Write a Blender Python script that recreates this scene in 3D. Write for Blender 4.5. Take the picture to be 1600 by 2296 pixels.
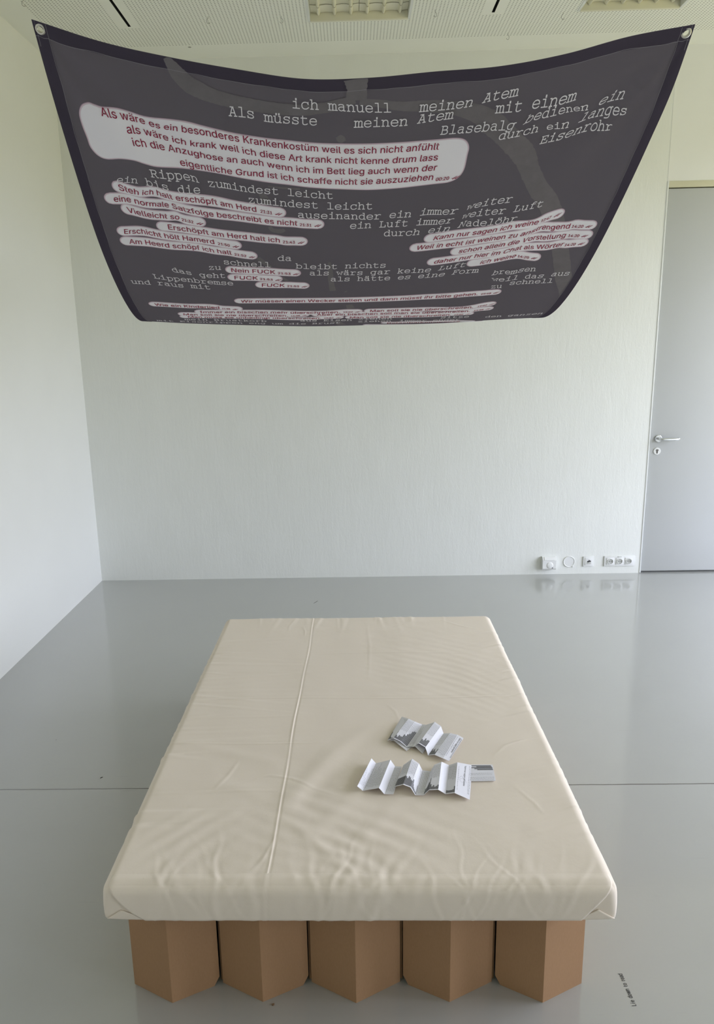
import bpy, bmesh, math, random
import numpy as np
from mathutils import Vector, Matrix
from mathutils.geometry import tessellate_polygon, delaunay_2d_cdt

for _o in list(bpy.data.objects):
    bpy.data.objects.remove(_o)
SC = bpy.context.scene
COL = SC.collection
PI = math.pi

# ------------------------------------------------------------------ camera
CAM_H, YAW, PITCH, ROLL, FPX = 1.88, 0.0218, 0.2256, -0.0214, 1662.7847
PPX, PPY = -41.1119, -5.2068
def cam_axes():
    cy, sy = math.cos(YAW), math.sin(YAW)
    f = np.array([-sy*math.cos(PITCH), cy*math.cos(PITCH), -math.sin(PITCH)])
    r = np.array([cy, sy, 0.0]); u = np.cross(r, f)
    r2 = r*math.cos(ROLL)+u*math.sin(ROLL); u2 = -r*math.sin(ROLL)+u*math.cos(ROLL)
    return r2, u2, f
_r, _u, _f = cam_axes()
cam_d = bpy.data.cameras.new('camera'); cam = bpy.data.objects.new('camera', cam_d); COL.objects.link(cam)
cam.matrix_world = Matrix(((_r[0], _u[0], -_f[0], 0), (_r[1], _u[1], -_f[1], 0), (_r[2], _u[2], -_f[2], CAM_H), (0, 0, 0, 1)))
cam_d.sensor_fit = 'VERTICAL'; cam_d.sensor_height = 36.0; cam_d.sensor_width = 36.0*1600/2296
cam_d.lens = FPX/2296*36.0
cam_d.shift_x = -PPX/2296; cam_d.shift_y = PPY/2296
cam_d.clip_start = 0.05; cam_d.clip_end = 60
SC.camera = cam

# ------------------------------------------------------------------ sky, light, exposure
EXPOSURE = 0.0
SKY_TOP, SKY_LOW = (0.84, 0.88, 1.07), (0.84, 0.88, 1.04)
GROUND_COL = (0.60, 0.55, 0.26)
SKY_STRENGTH, GROUND_STRENGTH = 11.3, 4.6
SC.view_settings.view_transform = 'Standard'
try: SC.view_settings.look = 'None'
except Exception: pass
SC.view_settings.gamma = 1.0; SC.view_settings.use_curve_mapping = False
SC.view_settings.exposure = EXPOSURE
wd = bpy.data.worlds.new('overcast_sky'); SC.world = wd; wd.use_nodes = True
nt = wd.node_tree; nt.nodes.clear()
_out = nt.nodes.new('ShaderNodeOutputWorld'); _bg = nt.nodes.new('ShaderNodeBackground')
_tc = nt.nodes.new('ShaderNodeTexCoord'); _sx = nt.nodes.new('ShaderNodeSeparateXYZ'); _rp = nt.nodes.new('ShaderNodeValToRGB')
_mr = nt.nodes.new('ShaderNodeMapRange'); _mr.inputs[1].default_value = -1; _mr.inputs[2].default_value = 1
nt.links.new(_tc.outputs['Generated'], _sx.inputs[0]); nt.links.new(_sx.outputs['Z'], _mr.inputs[0]); nt.links.new(_mr.outputs[0], _rp.inputs[0])
_cr = _rp.color_ramp
def _sc(c, k): return (c[0]*k, c[1]*k, c[2]*k, 1)
_cr.elements[0].position = 0.0; _cr.elements[0].color = _sc(GROUND_COL, GROUND_STRENGTH/SKY_STRENGTH)
_cr.elements[1].position = 1.0; _cr.elements[1].color = _sc(SKY_TOP, 1.0)
_e = _cr.elements.new(0.49); _e.color = _sc(GROUND_COL, GROUND_STRENGTH/SKY_STRENGTH)
_e = _cr.elements.new(0.53); _e.color = _sc(SKY_LOW, 1.0)
nt.links.new(_rp.outputs[0], _bg.inputs[0]); _bg.inputs[1].default_value = SKY_STRENGTH
nt.links.new(_bg.outputs[0], _out.inputs[0])
SC.cycles.use_denoising = True
SC.cycles.max_bounces = 12; SC.cycles.diffuse_bounces = 8; SC.cycles.glossy_bounces = 4
SC.cycles.caustics_reflective = False; SC.cycles.caustics_refractive = False
SC.cycles.sample_clamp_indirect = 8.0

# room measures (metres); the camera stands over the origin
XL, XR_, YB, YF, HC = -2.0693, 5.2, 5.741, -3.6, 3.8125
# daylight windows: wall, centre along wall, width, sill, head
WIN_R = [(-0.7, 1.0), (1.9, 1.9), (4.2, 2.1)]
WIN_F = []
SILL, HEAD = 0.25, 3.25
def portal(name, loc, rot, sx, sy):
    l = bpy.data.lights.new(name, 'AREA'); l.shape = 'RECTANGLE'; l.size = sx; l.size_y = sy
    l.cycles.is_portal = True
    o = bpy.data.objects.new(name, l); COL.objects.link(o); o.location = loc; o.rotation_euler = rot
for c, w in WIN_R: portal('daylight_portal', (XR_+0.1, c, (SILL+HEAD)/2), (0, PI/2, 0), HEAD-SILL, w)
for c, w in WIN_F: portal('daylight_portal', (c, YF-0.1, (SILL+HEAD)/2), (PI/2, 0, 0), w, HEAD-SILL)

# ------------------------------------------------------------------ helpers
def props(o, label=None, cat=None, group=None, kind=None):
    if label: o['label'] = label
    if cat: o['category'] = cat
    if group: o['group'] = group
    if kind: o['kind'] = kind
    return o
def mesh_obj(name, V, F, mats, parent=None, mi=None, smooth=False):
    me = bpy.data.meshes.new(name); me.from_pydata([tuple(map(float, v)) for v in V], [], [tuple(map(int, f)) for f in F])
    if not isinstance(mats, (list, tuple)): mats = [mats]
    for m in mats: me.materials.append(m)
    if mi is not None: me.polygons.foreach_set('material_index', np.array(mi, dtype=np.int32))
    if smooth is True: me.polygons.foreach_set('use_smooth', np.ones(len(me.polygons), dtype=bool))
    elif smooth: # angle
        me.polygons.foreach_set('use_smooth', np.ones(len(me.polygons), dtype=bool)); me.set_sharp_from_angle(angle=smooth)
    me.update()
    o = bpy.data.objects.new(name, me); COL.objects.link(o)
    if parent is not None: o.parent = parent; o.matrix_parent_inverse = Matrix.Translation(-parent.location)
    return o
def thing(name, label, cat, loc, group=None):
    o = bpy.data.objects.new(name, None); o.empty_display_size = 0.05; COL.objects.link(o); o.location = loc
    return props(o, label, cat, group)
class MB:
    """collects shapes into one mesh"""
    def __init__(s): s.V = []; s.F = []; s.M = []
    def add(s, V, F, m=0):
        b = len(s.V); s.V += [tuple(v) for v in V]; s.F += [tuple(b+i for i in f) for f in F]; s.M += [m]*len(F); return s
    def box(s, a, b, m=0):
        x0, y0, z0 = a; x1, y1, z1 = b
        V = [(x0,y0,z0),(x1,y0,z0),(x1,y1,z0),(x0,y1,z0),(x0,y0,z1),(x1,y0,z1),(x1,y1,z1),(x0,y1,z1)]
        return s.add(V, [(3,2,1,0),(4,5,6,7),(0,1,5,4),(1,2,6,5),(2,3,7,6),(3,0,4,7)], m)
    def bbox(s, a, b, r=0.003, m=0):
        """box with chamfered edges"""
        bm = bmesh.new(); bmesh.ops.create_cube(bm, size=1)
        for v in bm.verts: v.co = [(a[i]+b[i])/2+v.co[i]*(b[i]-a[i]) for i in range(3)]
        bmesh.ops.bevel(bm, geom=bm.edges[:], offset=r, segments=2, affect='EDGES', profile=0.6)
        bm.verts.index_update()
        s.add([v.co[:] for v in bm.verts], [[v.index for v in f.verts] for f in bm.faces], m); bm.free(); return s
    def prism(s, poly, d, m=0):
        """extrude a 3D polygon by vector d"""
        n = len(poly); d = np.array(d); A = [np.array(p) for p in poly]
        V = A+[p+d for p in A]
        return s.add(V, [tuple(range(n))[::-1], tuple(range(n, 2*n))]+[(i, (i+1) % n, n+(i+1) % n, n+i) for i in range(n)], m)
    def lathe(s, prof, o, ax, n=32, m=0, cap=True):
        """prof: (radius, height along ax)"""
        ax = np.array(ax, float); ax /= np.linalg.norm(ax); o = np.array(o, float)
        t = np.array([0, 0, 1.0]) if abs(ax[2]) < .9 else np.array([1.0, 0, 0])
        e1 = np.cross(ax, t); e1 /= np.linalg.norm(e1); e2 = np.cross(ax, e1)
        V = []; F = []
        for r, h in prof:
            for k in range(n):
                a = 2*PI*k/n; V.append(o+ax*h+e1*r*math.cos(a)+e2*r*math.sin(a))
        for j in range(len(prof)-1):
            for k in range(n): F.append((j*n+k, j*n+(k+1) % n, (j+1)*n+(k+1) % n, (j+1)*n+k))
        if cap: F.append(tuple(range(n))[::-1]); F.append(tuple(range((len(prof)-1)*n, len(prof)*n)))
        return s.add(V, F, m)
    def tube(s, pts, r, n=10, m=0, closed=False):
        P = [np.array(p, float) for p in pts]; N = len(P); V = []; F = []
        up = None
        for i in range(N):
            a = P[(i-1) % N] if (closed or i > 0) else P[i]; b = P[(i+1) % N] if (closed or i < N-1) else P[i]
            t = b-a; t /= np.linalg.norm(t)
            if up is None:
                q = np.array([0, 0, 1.0]) if abs(t[2]) < .9 else np.array([1.0, 0, 0]); up = np.cross(t, q)
            up = up-t*np.dot(up, t); up /= np.linalg.norm(up); w = np.cross(t, up)
            rr = r[i] if isinstance(r, (list, tuple)) else r
            for k in range(n):
                an = 2*PI*k/n; V.append(P[i]+rr*(up*math.cos(an)+w*math.sin(an)))
        for j in range(N if closed else N-1):
            for k in range(n): F.append((j*n+k, j*n+(k+1) % n, ((j+1) % N)*n+(k+1) % n, ((j+1) % N)*n+k))
        if not closed: F.append(tuple(range(n))[::-1]); F.append(tuple(range((N-1)*n, N*n)))
        return s.add(V, F, m)
    def build(s, name, mats, parent=None, smooth=math.radians(35)):
        return mesh_obj(name, s.V, s.F, mats, parent, s.M, smooth)
def pchip(xs, ys):
    xs = np.array(xs, float); ys = np.array(ys, float); h = np.diff(xs); d = np.diff(ys)/h
    m = np.zeros(len(xs)); m[0] = d[0]; m[-1] = d[-1]
    for i in range(1, len(xs)-1): m[i] = (d[i-1]*h[i]+d[i]*h[i-1])/(h[i]+h[i-1])
    def f(x):
        x = np.asarray(x, float); i = np.clip(np.searchsorted(xs, x)-1, 0, len(h)-1); t = (x-xs[i])/h[i]
        return ys[i]*(1+2*t)*(1-t)**2+m[i]*h[i]*t*(1-t)**2+ys[i+1]*t*t*(3-2*t)+m[i+1]*h[i]*t*t*(t-1)
    return f
def catmull(P, n=6, closed=False):
    P = [np.array(p, float) for p in P]; N = len(P); out = []
    for i in range(N if closed else N-1):
        if closed: a, b, c, d = P[(i-1) % N], P[i], P[(i+1) % N], P[(i+2) % N]
        else: a, b, c, d = P[max(i-1, 0)], P[i], P[i+1], P[min(i+2, N-1)]
        for k in range(n):
            t = k/n; out.append(.5*((2*b)+(c-a)*t+(2*a-5*b+4*c-d)*t*t+(3*b-a-3*c+d)*t**3))
    if not closed: out.append(P[-1])
    return out

# ------------------------------------------------------------------ materials
def new_mat(name):
    m = bpy.data.materials.new(name); m.use_nodes = True
    b = m.node_tree.nodes['Principled BSDF']; return m, m.node_tree, b
def N(t, typ, **kw):
    n = t.nodes.new(typ)
    for k, v in kw.items(): setattr(n, k, v)
    return n
def setin(b, **kw):
    for k, v in kw.items(): b.inputs[k.replace('_', ' ')].default_value = v
def plain(name, col, rough=.5, metal=0.0, spec=.5):
    m, t, b = new_mat(name); setin(b, Base_Color=(*col, 1), Roughness=rough, Metallic=metal)
    b.inputs['Specular IOR Level'].default_value = spec; return m
def math_n(t, op, a, b=None, c=None):
    n = N(t, 'ShaderNodeMath', operation=op)
    for i, v in enumerate((a, b, c)):
        if v is None: continue
        if isinstance(v, (int, float)): n.inputs[i].default_value = v
        else: t.links.new(v, n.inputs[i])
    return n.outputs[0]
def mixc(t, fac, a, b):
    n = N(t, 'ShaderNodeMix', data_type='RGBA')
    for i, v in ((0, fac), (6, a), (7, b)):
        if isinstance(v, (int, float)): n.inputs[i].default_value = v
        elif isinstance(v, tuple): n.inputs[i].default_value = (*v, 1)
        else: t.links.new(v, n.inputs[i])
    return n.outputs[2]
def noise(t, vec, scale, detail=3, rough=.5, dist=0.0):
    n = N(t, 'ShaderNodeTexNoise'); n.inputs['Scale'].default_value = scale; n.inputs['Detail'].default_value = detail
    n.inputs['Roughness'].default_value = rough; n.inputs['Distortion'].default_value = dist
    if vec is not None: t.links.new(vec, n.inputs['Vector'])
    return n.outputs['Fac']
def coords(t, sc=(1, 1, 1), rot=(0, 0, 0), loc=(0, 0, 0)):
    c = N(t, 'ShaderNodeTexCoord'); m = N(t, 'ShaderNodeMapping'); m.inputs['Scale'].default_value = sc; m.inputs['Rotation'].default_value = rot
    m.inputs['Location'].default_value = loc
    t.links.new(c.outputs['Object'], m.inputs[0]); return m.outputs[0]
def bump(t, b, h, strength, dist):
    n = N(t, 'ShaderNodeBump'); n.inputs['Strength'].default_value = strength; n.inputs['Distance'].default_value = dist
    t.links.new(h, n.inputs['Height']); t.links.new(n.outputs[0], b.inputs['Normal'])
def ramp(t, fac, a, b, inv=False):
    n = N(t, 'ShaderNodeMapRange', clamp=True); n.inputs[1].default_value = a; n.inputs[2].default_value = b
    n.inputs[3].default_value = 1.0 if inv else 0.0; n.inputs[4].default_value = 0.0 if inv else 1.0
    t.links.new(fac, n.inputs[0]); return n.outputs[0]

WALL_COL = (0.76, 0.78, 0.745)
def plaster():
    m, t, b = new_mat('brushed_plaster')
    h1 = noise(t, coords(t, (34, 34, 7)), 1.0, 4, .6, .4); h2 = noise(t, coords(t, (160, 160, 60)), 1.0, 2)
    h3 = noise(t, coords(t, (7, 7, 3)), 1.0, 3)
    hh = math_n(t, 'ADD', math_n(t, 'MULTIPLY', h1, 1.0), math_n(t, 'ADD', math_n(t, 'MULTIPLY', h2, .35), math_n(t, 'MULTIPLY', h3, .8)))
    t.links.new(mixc(t, h3, (0.755, 0.77, 0.735), (0.80, 0.815, 0.785)), b.inputs['Base Color'])
    setin(b, Roughness=.55); bump(t, b, hh, .30, .004); return m
M_PLASTER = plaster()
def smooth_wall(name, col, rough=.6):
    m, t, b = new_mat(name); n = noise(t, coords(t, (2.5, 2.5, 2.5)), 1.0, 4)
    t.links.new(mixc(t, n, tuple(c*.97 for c in col), tuple(min(1, c*1.02) for c in col)), b.inputs['Base Color'])
    setin(b, Roughness=rough); bump(t, b, noise(t, coords(t, (90, 90, 90)), 1.0, 2), .12, .002); return m
M_WALL = smooth_wall('white_wall_paint', (0.80, 0.81, 0.79))
M_DOOR = smooth_wall('door_paint', (0.51, 0.525, 0.525), .4)
M_FRAME = plain('door_frame_paint', (0.74, 0.76, 0.75), .35)
M_CREAM = plain('cream_lintel_paint', (0.66, 0.64, 0.47), .4)
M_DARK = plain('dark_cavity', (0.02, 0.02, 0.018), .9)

def floor_mat():
    m, t, b = new_mat('grey_floor_paint')
    co = coords(t); sep = N(t, 'ShaderNodeSeparateXYZ'); t.links.new(co, sep.inputs[0])
    n1 = noise(t, coords(t, (1.3, 1.3, 1)), 1.0, 5, .6); n2 = noise(t, coords(t, (60, 60, 1)), 1.0, 3)
    base = mixc(t, n1, (0.37, 0.378, 0.362), (0.425, 0.432, 0.42))
    base = mixc(t, math_n(t, 'MULTIPLY', n2, .25), base, (0.44, 0.445, 0.43))
    # hairline scratches in several directions
    scr = None
    for k, (rot, sc) in enumerate(((.3, (3.5, 150, 1)), (1.2, (4, 170, 1)), (2.3, (3, 140, 1)), (-.5, (5, 190, 1)))):
        s = noise(t, coords(t, sc, (0, 0, rot), (k*7.3, k*3.1, 0)), 1.0, 2, .5, .25)
        msk = noise(t, coords(t, (2.2, 2.2, 1), (0, 0, 0), (k*11.0, 5.0, 0)), 1.0, 2)
        v = math_n(t, 'MULTIPLY', ramp(t, s, .735, .78), ramp(t, msk, .5, .62)); scr = v if scr is None else math_n(t, 'MAXIMUM', scr, v)
    base = mixc(t, math_n(t, 'MULTIPLY', scr, .4), base, (0.24, 0.245, 0.24))
    # little specks of dirt
    vo = N(t, 'ShaderNodeTexVoronoi'); vo.inputs['Scale'].default_value = 2.3; t.links.new(co, vo.inputs['Vector'])
    sp = math_n(t, 'MULTIPLY', ramp(t, vo.outputs['Distance'], .009, .014, True), .75)
    base = mixc(t, sp, base, (0.1, 0.095, 0.085))
    # joint between the two floor slabs
    wob = noise(t, coords(t, (9, 1, 1)), 1.0, 3)
    d = math_n(t, 'ABSOLUTE', math_n(t, 'SUBTRACT', sep.outputs['Y'], math_n(t, 'ADD', math_n(t, 'MULTIPLY', wob, .006), 2.8455)))
    j = ramp(t, d, .0022, .0042, True); base = mixc(t, math_n(t, 'MULTIPLY', j, .92), base, (0.055, 0.045, 0.035))
    t.links.new(base, b.inputs['Base Color'])
    rr = math_n(t, 'ADD', math_n(t, 'MULTIPLY', n1, .10), .35); t.links.new(rr, b.inputs['Roughness'])
    b.inputs['Specular IOR Level'].default_value = .4; b.inputs['Coat Weight'].default_value = 1.0; b.inputs['Coat Roughness'].default_value = .085; b.inputs['Coat IOR'].default_value = 1.85
    bump(t, b, math_n(t, 'SUBTRACT', math_n(t, 'MULTIPLY', noise(t, coords(t, (5, 5, 1)), 1.0, 2), .4), j), .12, .004)
    return m
M_FLOOR = floor_mat()

def ceiling_mat():
    m, t, b = new_mat('perforated_ceiling')
    co = coords(t); sep = N(t, 'ShaderNodeSeparateXYZ'); t.links.new(co, sep.inputs[0]); X, Y = sep.outputs['X'], sep.outputs['Y']
    P = .0215
    fx = math_n(t, 'SUBTRACT', math_n(t, 'FRACT', math_n(t, 'DIVIDE', math_n(t, 'ADD', X, 20), P)), .5)
    fy = math_n(t, 'SUBTRACT', math_n(t, 'FRACT', math_n(t, 'DIVIDE', math_n(t, 'ADD', Y, 20), P)), .5)
    r = math_n(t, 'SQRT', math_n(t, 'ADD', math_n(t, 'MULTIPLY', fx, fx), math_n(t, 'MULTIPLY', fy, fy)))
    hole = ramp(t, r, .17, .24, True)
    keep = math_n(t, 'MULTIPLY', math_n(t, 'GREATER_THAN', X, -1.87), math_n(t, 'LESS_THAN', Y, 5.505))
    for xs, ye in ((-1.355, 5.205), (.899, 5.16)):
        out = math_n(t, 'MAXIMUM', math_n(t, 'GREATER_THAN', math_n(t, 'ABSOLUTE', math_n(t, 'SUBTRACT', X, xs)), .062), math_n(t, 'GREATER_THAN', Y, ye))
        keep = math_n(t, 'MULTIPLY', keep, out)
    vo = N(t, 'ShaderNodeTexVoronoi'); vo.inputs['Scale'].default_value = 4.2; t.links.new(co, vo.inputs['Vector'])
    spot = math_n(t, 'MULTIPLY', ramp(t, vo.outputs['Distance'], .04, .055, True), math_n(t, 'GREATER_THAN', Y, 4.95))
    n = noise(t, coords(t, (3, 3, 1)), 1.0, 4)
    base = mixc(t, n, (0.83, 0.84, 0.77), (0.87, 0.88, 0.81))
    dots = mixc(t, math_n(t, 'MULTIPLY', math_n(t, 'MULTIPLY', hole, keep), .75), base, (0.12, 0.12, 0.10))
    t.links.new(mixc(t, math_n(t, 'MULTIPLY', spot, .7), dots, (0.1, 0.1, 0.08)), b.inputs['Base Color'])
    setin(b, Roughness=.8); return m
M_CEIL = ceiling_mat()

def cloth_mat(name, col, trans=.35, weave=True, var=0.0):
    m, t, b = new_mat(name); t.nodes.remove(b); out = t.nodes['Material Output']
    d = N(t, 'ShaderNodeBsdfDiffuse'); tr = N(t, 'ShaderNodeBsdfTranslucent'); mx = N(t, 'ShaderNodeMixShader'); mx.inputs[0].default_value = trans
    c = None
    if var:
        n = noise(t, coords(t, (25, 25, 25)), 1.0, 5, .7); c = mixc(t, n, tuple(x*(1-var) for x in col), tuple(x*(1+var) for x in col))
    for s in (d, tr):
        if c is None: s.inputs[0].default_value = (*col, 1)
        else: t.links.new(c, s.inputs[0])
    t.links.new(d.outputs[0], mx.inputs[1]); t.links.new(tr.outputs[0], mx.inputs[2]); t.links.new(mx.outputs[0], out.inputs[0])
    return m
M_CLOTH = cloth_mat('anthracite_flag_cloth', (0.156, 0.142, 0.174), .4)
M_HEM = cloth_mat('anthracite_double_hem', (0.074, 0.064, 0.090), .05)  # same fabric; less light through two layers is put into the darker colour
M_BAND = cloth_mat('grey_printed_brush_stroke', (0.20, 0.186, 0.20), .03, var=.2)
M_BUB = cloth_mat('white_printed_bubble', (0.95, 0.93, 1.0), .03)
M_MAUVE = cloth_mat('mauve_printed_rim', (0.52, 0.37, 0.48), .03)
M_RED = cloth_mat('crimson_printed_letters', (0.31, 0.022, 0.066), .03)
M_TYPE = cloth_mat('pale_printed_type', (0.88, 0.86, 0.91), .03)
M_THREAD = plain('grey_thread', (0.34, 0.33, 0.36), .7)
M_METAL = plain('nickel_eyelet', (0.62, 0.60, 0.52), .3, 1.0)

def sheet_mat():
    m, t, b = new_mat('unbleached_cotton')
    w1 = noise(t, coords(t, (420, 420, 420)), 1.0, 2); n = noise(t, coords(t, (3, 3, 3)), 1.0, 4)
    vo = N(t, 'ShaderNodeTexVoronoi'); vo.inputs['Scale'].default_value = 26; t.links.new(coords(t), vo.inputs['Vector'])
    base = mixc(t, n, (0.795, 0.705, 0.60), (0.83, 0.745, 0.64))
    base = mixc(t, math_n(t, 'MULTIPLY', ramp(t, vo.outputs['Distance'], .02, .03, True), .35), base, (0.42, 0.34, 0.22))
    t.links.new(base, b.inputs['Base Color']); setin(b, Roughness=.85); b.inputs['Specular IOR Level'].default_value = .15
    b.inputs['Sheen Weight'].default_value = .15
    h2 = noise(t, coords(t, (38, 38, 38)), 1.0, 3)
    bump(t, b, math_n(t, 'ADD', math_n(t, 'MULTIPLY', w1, .3), h2), .18, .0022); return m
M_SHEET = sheet_mat()
def card_mat():
    m, t, b = new_mat('brown_corrugated_card')
    n = noise(t, coords(t, (300, 300, 90)), 1.0, 3); n2 = noise(t, coords(t, (4, 4, 4)), 1.0, 4)
    base = mixc(t, n, (0.36, 0.212, 0.112), (0.43, 0.262, 0.145)); base = mixc(t, math_n(t, 'MULTIPLY', n2, .3), base, (0.34, 0.20, 0.115))
    t.links.new(base, b.inputs['Base Color']); setin(b, Roughness=.8); b.inputs['Specular IOR Level'].default_value = .2
    bump(t, b, noise(t, coords(t, (60, 60, 14)), 1.0, 2), .08, .002); return m
M_CARD = card_mat()
M_PAPER = plain('white_paper', (0.80, 0.80, 0.86), .7, 0, .2)
M_INK = plain('grey_printed_bar', (0.16, 0.16, 0.17), .7, 0, .2)
M_INKL = plain('grey_printed_text', (0.36, 0.36, 0.38), .7, 0, .2)
M_BLACK = plain('black_lettering', (0.03, 0.03, 0.033), .5)
M_PLASTIC = plain('white_plastic', (0.78, 0.79, 0.78), .3)
M_PLASTIC2 = plain('light_grey_plastic', (0.50, 0.51, 0.48), .4)
M_CHROME = plain('brushed_aluminium', (0.72, 0.74, 0.76), .28, 1.0)
M_STEEL = plain('dark_cylinder_metal', (0.16, 0.15, 0.14), .4, .7)
M_LAMP = plain('cream_lamp_enamel', (0.72, 0.70, 0.55), .45)
M_LAMP2 = plain('pale_lamp_edge', (0.70, 0.72, 0.70), .4)
M_HOOK = plain('grey_wire', (0.30, 0.30, 0.27), .5, .4)

# ------------------------------------------------------------------ the setting
S = dict(kind='structure')
b = MB().box((XL-.25, YF-.25, -.12), (XR_+.25, YB+.25, 0)); props(b.build('floor', M_FLOOR, smooth=False), 'grey painted floor with one dark joint', kind='structure')
DX0, DX1, DZ = 2.279, 3.30, 2.936
b = MB(); b.box((XL-.2, YB, 0), (DX0, YB+.16, HC+.15)); b.box((DX1, YB, 0), (XR_+.2, YB+.16, HC+.15))
b.box((DX0, YB+.16, 0), (DX1, YB+.24, HC+.15))  # unseen slab added behind the door to keep outside light out
props(b.build('wall_back', M_PLASTER, smooth=False), 'white back wall with vertical brush texture', kind='structure')
b = MB().box((DX0+.012, YB+.002, DZ), (DX1, YB+.16, HC+.15)); b.box((DX0, YB-.0015, DZ), (DX0+.012, YB+.16, HC+.15))
props(b.build('trim_1', M_WALL, smooth=False), 'smooth painted panel above the door', kind='structure')
b = MB().box((XL-.2, YF-.2, 0), (XL, YB, HC+.15)); props(b.build('wall_left', M_WALL, smooth=False), 'smooth white left wall', kind='structure')
def wall_with_holes(name, along, a0, a1, wins, mat, label):
    b = MB(); lo, hi = (XR_, XR_+.2) if along == 'y' else (YF-.2, YF)
    def bx(p0, p1, z0, z1):
        if along == 'y': b.box((lo, p0, z0), (hi, p1, z1))
        else: b.box((p0, lo, z0), (p1, hi, z1))
    bx(a0, a1, 0, SILL); bx(a0, a1, HEAD, HC+.15); e = a0
    for c, w in wins: bx(e, c-w/2, SILL, HEAD); e = c+w/2
    bx(e, a1, SILL, HEAD); props(b.build(name, mat, smooth=False), label, kind='structure')
wall_with_holes('wall_right', 'y', YF, YB, WIN_R, M_WALL, 'white window wall on the right')
wall_with_holes('wall_front', 'x', XL, XR_, WIN_F, M_WALL, 'white wall behind the viewer')
wn = 0
for along, wins in (('y', WIN_R), ('x', WIN_F)):
    for c, w in wins:
        wn += 1; b = MB()
        def bar(p0, p1, z0, z1):
            if along == 'y': b.box((XR_+.03, p0, z0), (XR_+.09, p1, z1))
            else: b.box((p0, YF-.09, z0), (p1, YF-.03, z1))
        for p0, p1, z0, z1 in ((c-w/2, c-w/2+.06, SILL, HEAD), (c+w/2-.06, c+w/2, SILL, HEAD), (c-.03, c+.03, SILL+.06, HEAD-.06),
                               (c-w/2+.06, c+w/2-.06, SILL, SILL+.06), (c-w/2+.06, c+w/2-.06, HEAD-.06, HEAD)): bar(p0, p1, z0, z1)
        props(b.build('window_%d' % wn, M_FRAME, smooth=False), 'white framed window', kind='structure')
# ceiling with openings for the two lamp troughs and the two dark slots
FX = [(-.239, .397, 3.66, 5.178), (1.415, 2.049, 3.64, 5.145)]
SL = [(-1.364, -1.346, 3.3, 5.175), (.890, .908, 3.3, 5.127)]
holes = FX+SL
xs = sorted({XL-.2, XR_+.2, *[h[0] for h in holes], *[h[1] for h in holes]}); ys = sorted({YF-.2, YB+.2, *[h[2] for h in holes], *[h[3] for h in holes]})
b = MB()
for i in range(len(xs)-1):
    for j in range(len(ys)-1):
        cx, cy = (xs[i]+xs[i+1])/2, (ys[j]+ys[j+1])/2
        if any(h[0] < cx < h[1] and h[2] < cy < h[3] for h in holes): continue
        b.add([(xs[i], ys[j], HC), (xs[i+1], ys[j], HC), (xs[i+1], ys[j+1], HC), (xs[i], ys[j+1], HC)], [(3, 2, 1, 0)], 0)
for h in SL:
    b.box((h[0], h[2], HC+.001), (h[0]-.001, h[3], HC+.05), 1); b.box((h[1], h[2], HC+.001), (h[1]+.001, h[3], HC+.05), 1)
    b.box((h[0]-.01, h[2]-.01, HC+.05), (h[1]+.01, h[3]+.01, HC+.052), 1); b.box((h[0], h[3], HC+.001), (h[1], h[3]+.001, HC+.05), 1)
b.box((XL-.2, YF-.2, HC+.15), (XR_+.2, YB+.2, HC+.25), 2)
props(b.build('ceiling', [M_CEIL, M_DARK, M_WALL], smooth=False), 'perforated white ceiling panels', kind='structure')

# door
b = MB().bbox((2.2955, YB+.006, .014), (3.262, YB+.046, 2.886), .004)
door = b.build('door_1', M_DOOR); props(door, 'tall pale grey flush door with lever handle', kind='structure')
b = MB(); b.bbox((DX0-.001, YB-.004, .002), (2.2905, YB+.15, 2.936), .002); b.bbox((3.268, YB-.004, .002), (DX1, YB+.15, 2.936), .002)
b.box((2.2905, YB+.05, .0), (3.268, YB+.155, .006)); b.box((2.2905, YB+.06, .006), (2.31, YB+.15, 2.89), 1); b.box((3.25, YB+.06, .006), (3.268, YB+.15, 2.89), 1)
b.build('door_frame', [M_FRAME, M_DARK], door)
MB().bbox((2.2905, YB-.003, 2.8925), (3.268, YB+.15, 2.9355), .002).build('lintel', M_CREAM, door)
hx, hz = 2.352, 1.083
b = MB(); b.lathe([(.0, 0), (.026, 0), (.0275, .002), (.0275, .007), (.024, .0095), (.012, .0095), (.0, .0095)], (hx, YB+.006, hz), (0, -1, 0), 36, cap=False)
pts = [(hx, YB+.006, hz), (hx, YB-.03, hz)]
for k in range(1, 7):
    a = k/6*PI/2; pts.append((hx+.022*(1-math.cos(a)), YB-.03-.022*math.sin(a), hz-.001))
pts += [(hx+.06, YB-.052, hz-.001), (hx+.10, YB-.052, hz-.001), (hx+.128, YB-.051, hz), (hx+.138, YB-.046, hz+.001), (hx+.142, YB-.034, hz+.002)]
b.tube(pts, .0098, 14); b.build('door_handle', M_CHROME, door)
kx, kz = 2.350, .985
b = MB(); b.lathe([(.0, 0), (.026, 0), (.0275, .002), (.0275, .006), (.025, .008), (.0, .008)], (kx, YB+.006, kz), (0, -1, 0), 36, cap=False)
esc = b.build('keyhole_rosette', M_PLASTIC, door)
b = MB(); b.lathe([(.0, 0), (.0085, 0), (.0085, .004), (.0, .004)], (kx, YB-.002, kz+.008), (0, -1, 0), 24, cap=False)
b.bbox((kx-.005, YB-.006, kz-.017), (kx+.005, YB-.002, kz+.006), .002); b.build('lock_cylinder', M_STEEL, esc)

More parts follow.
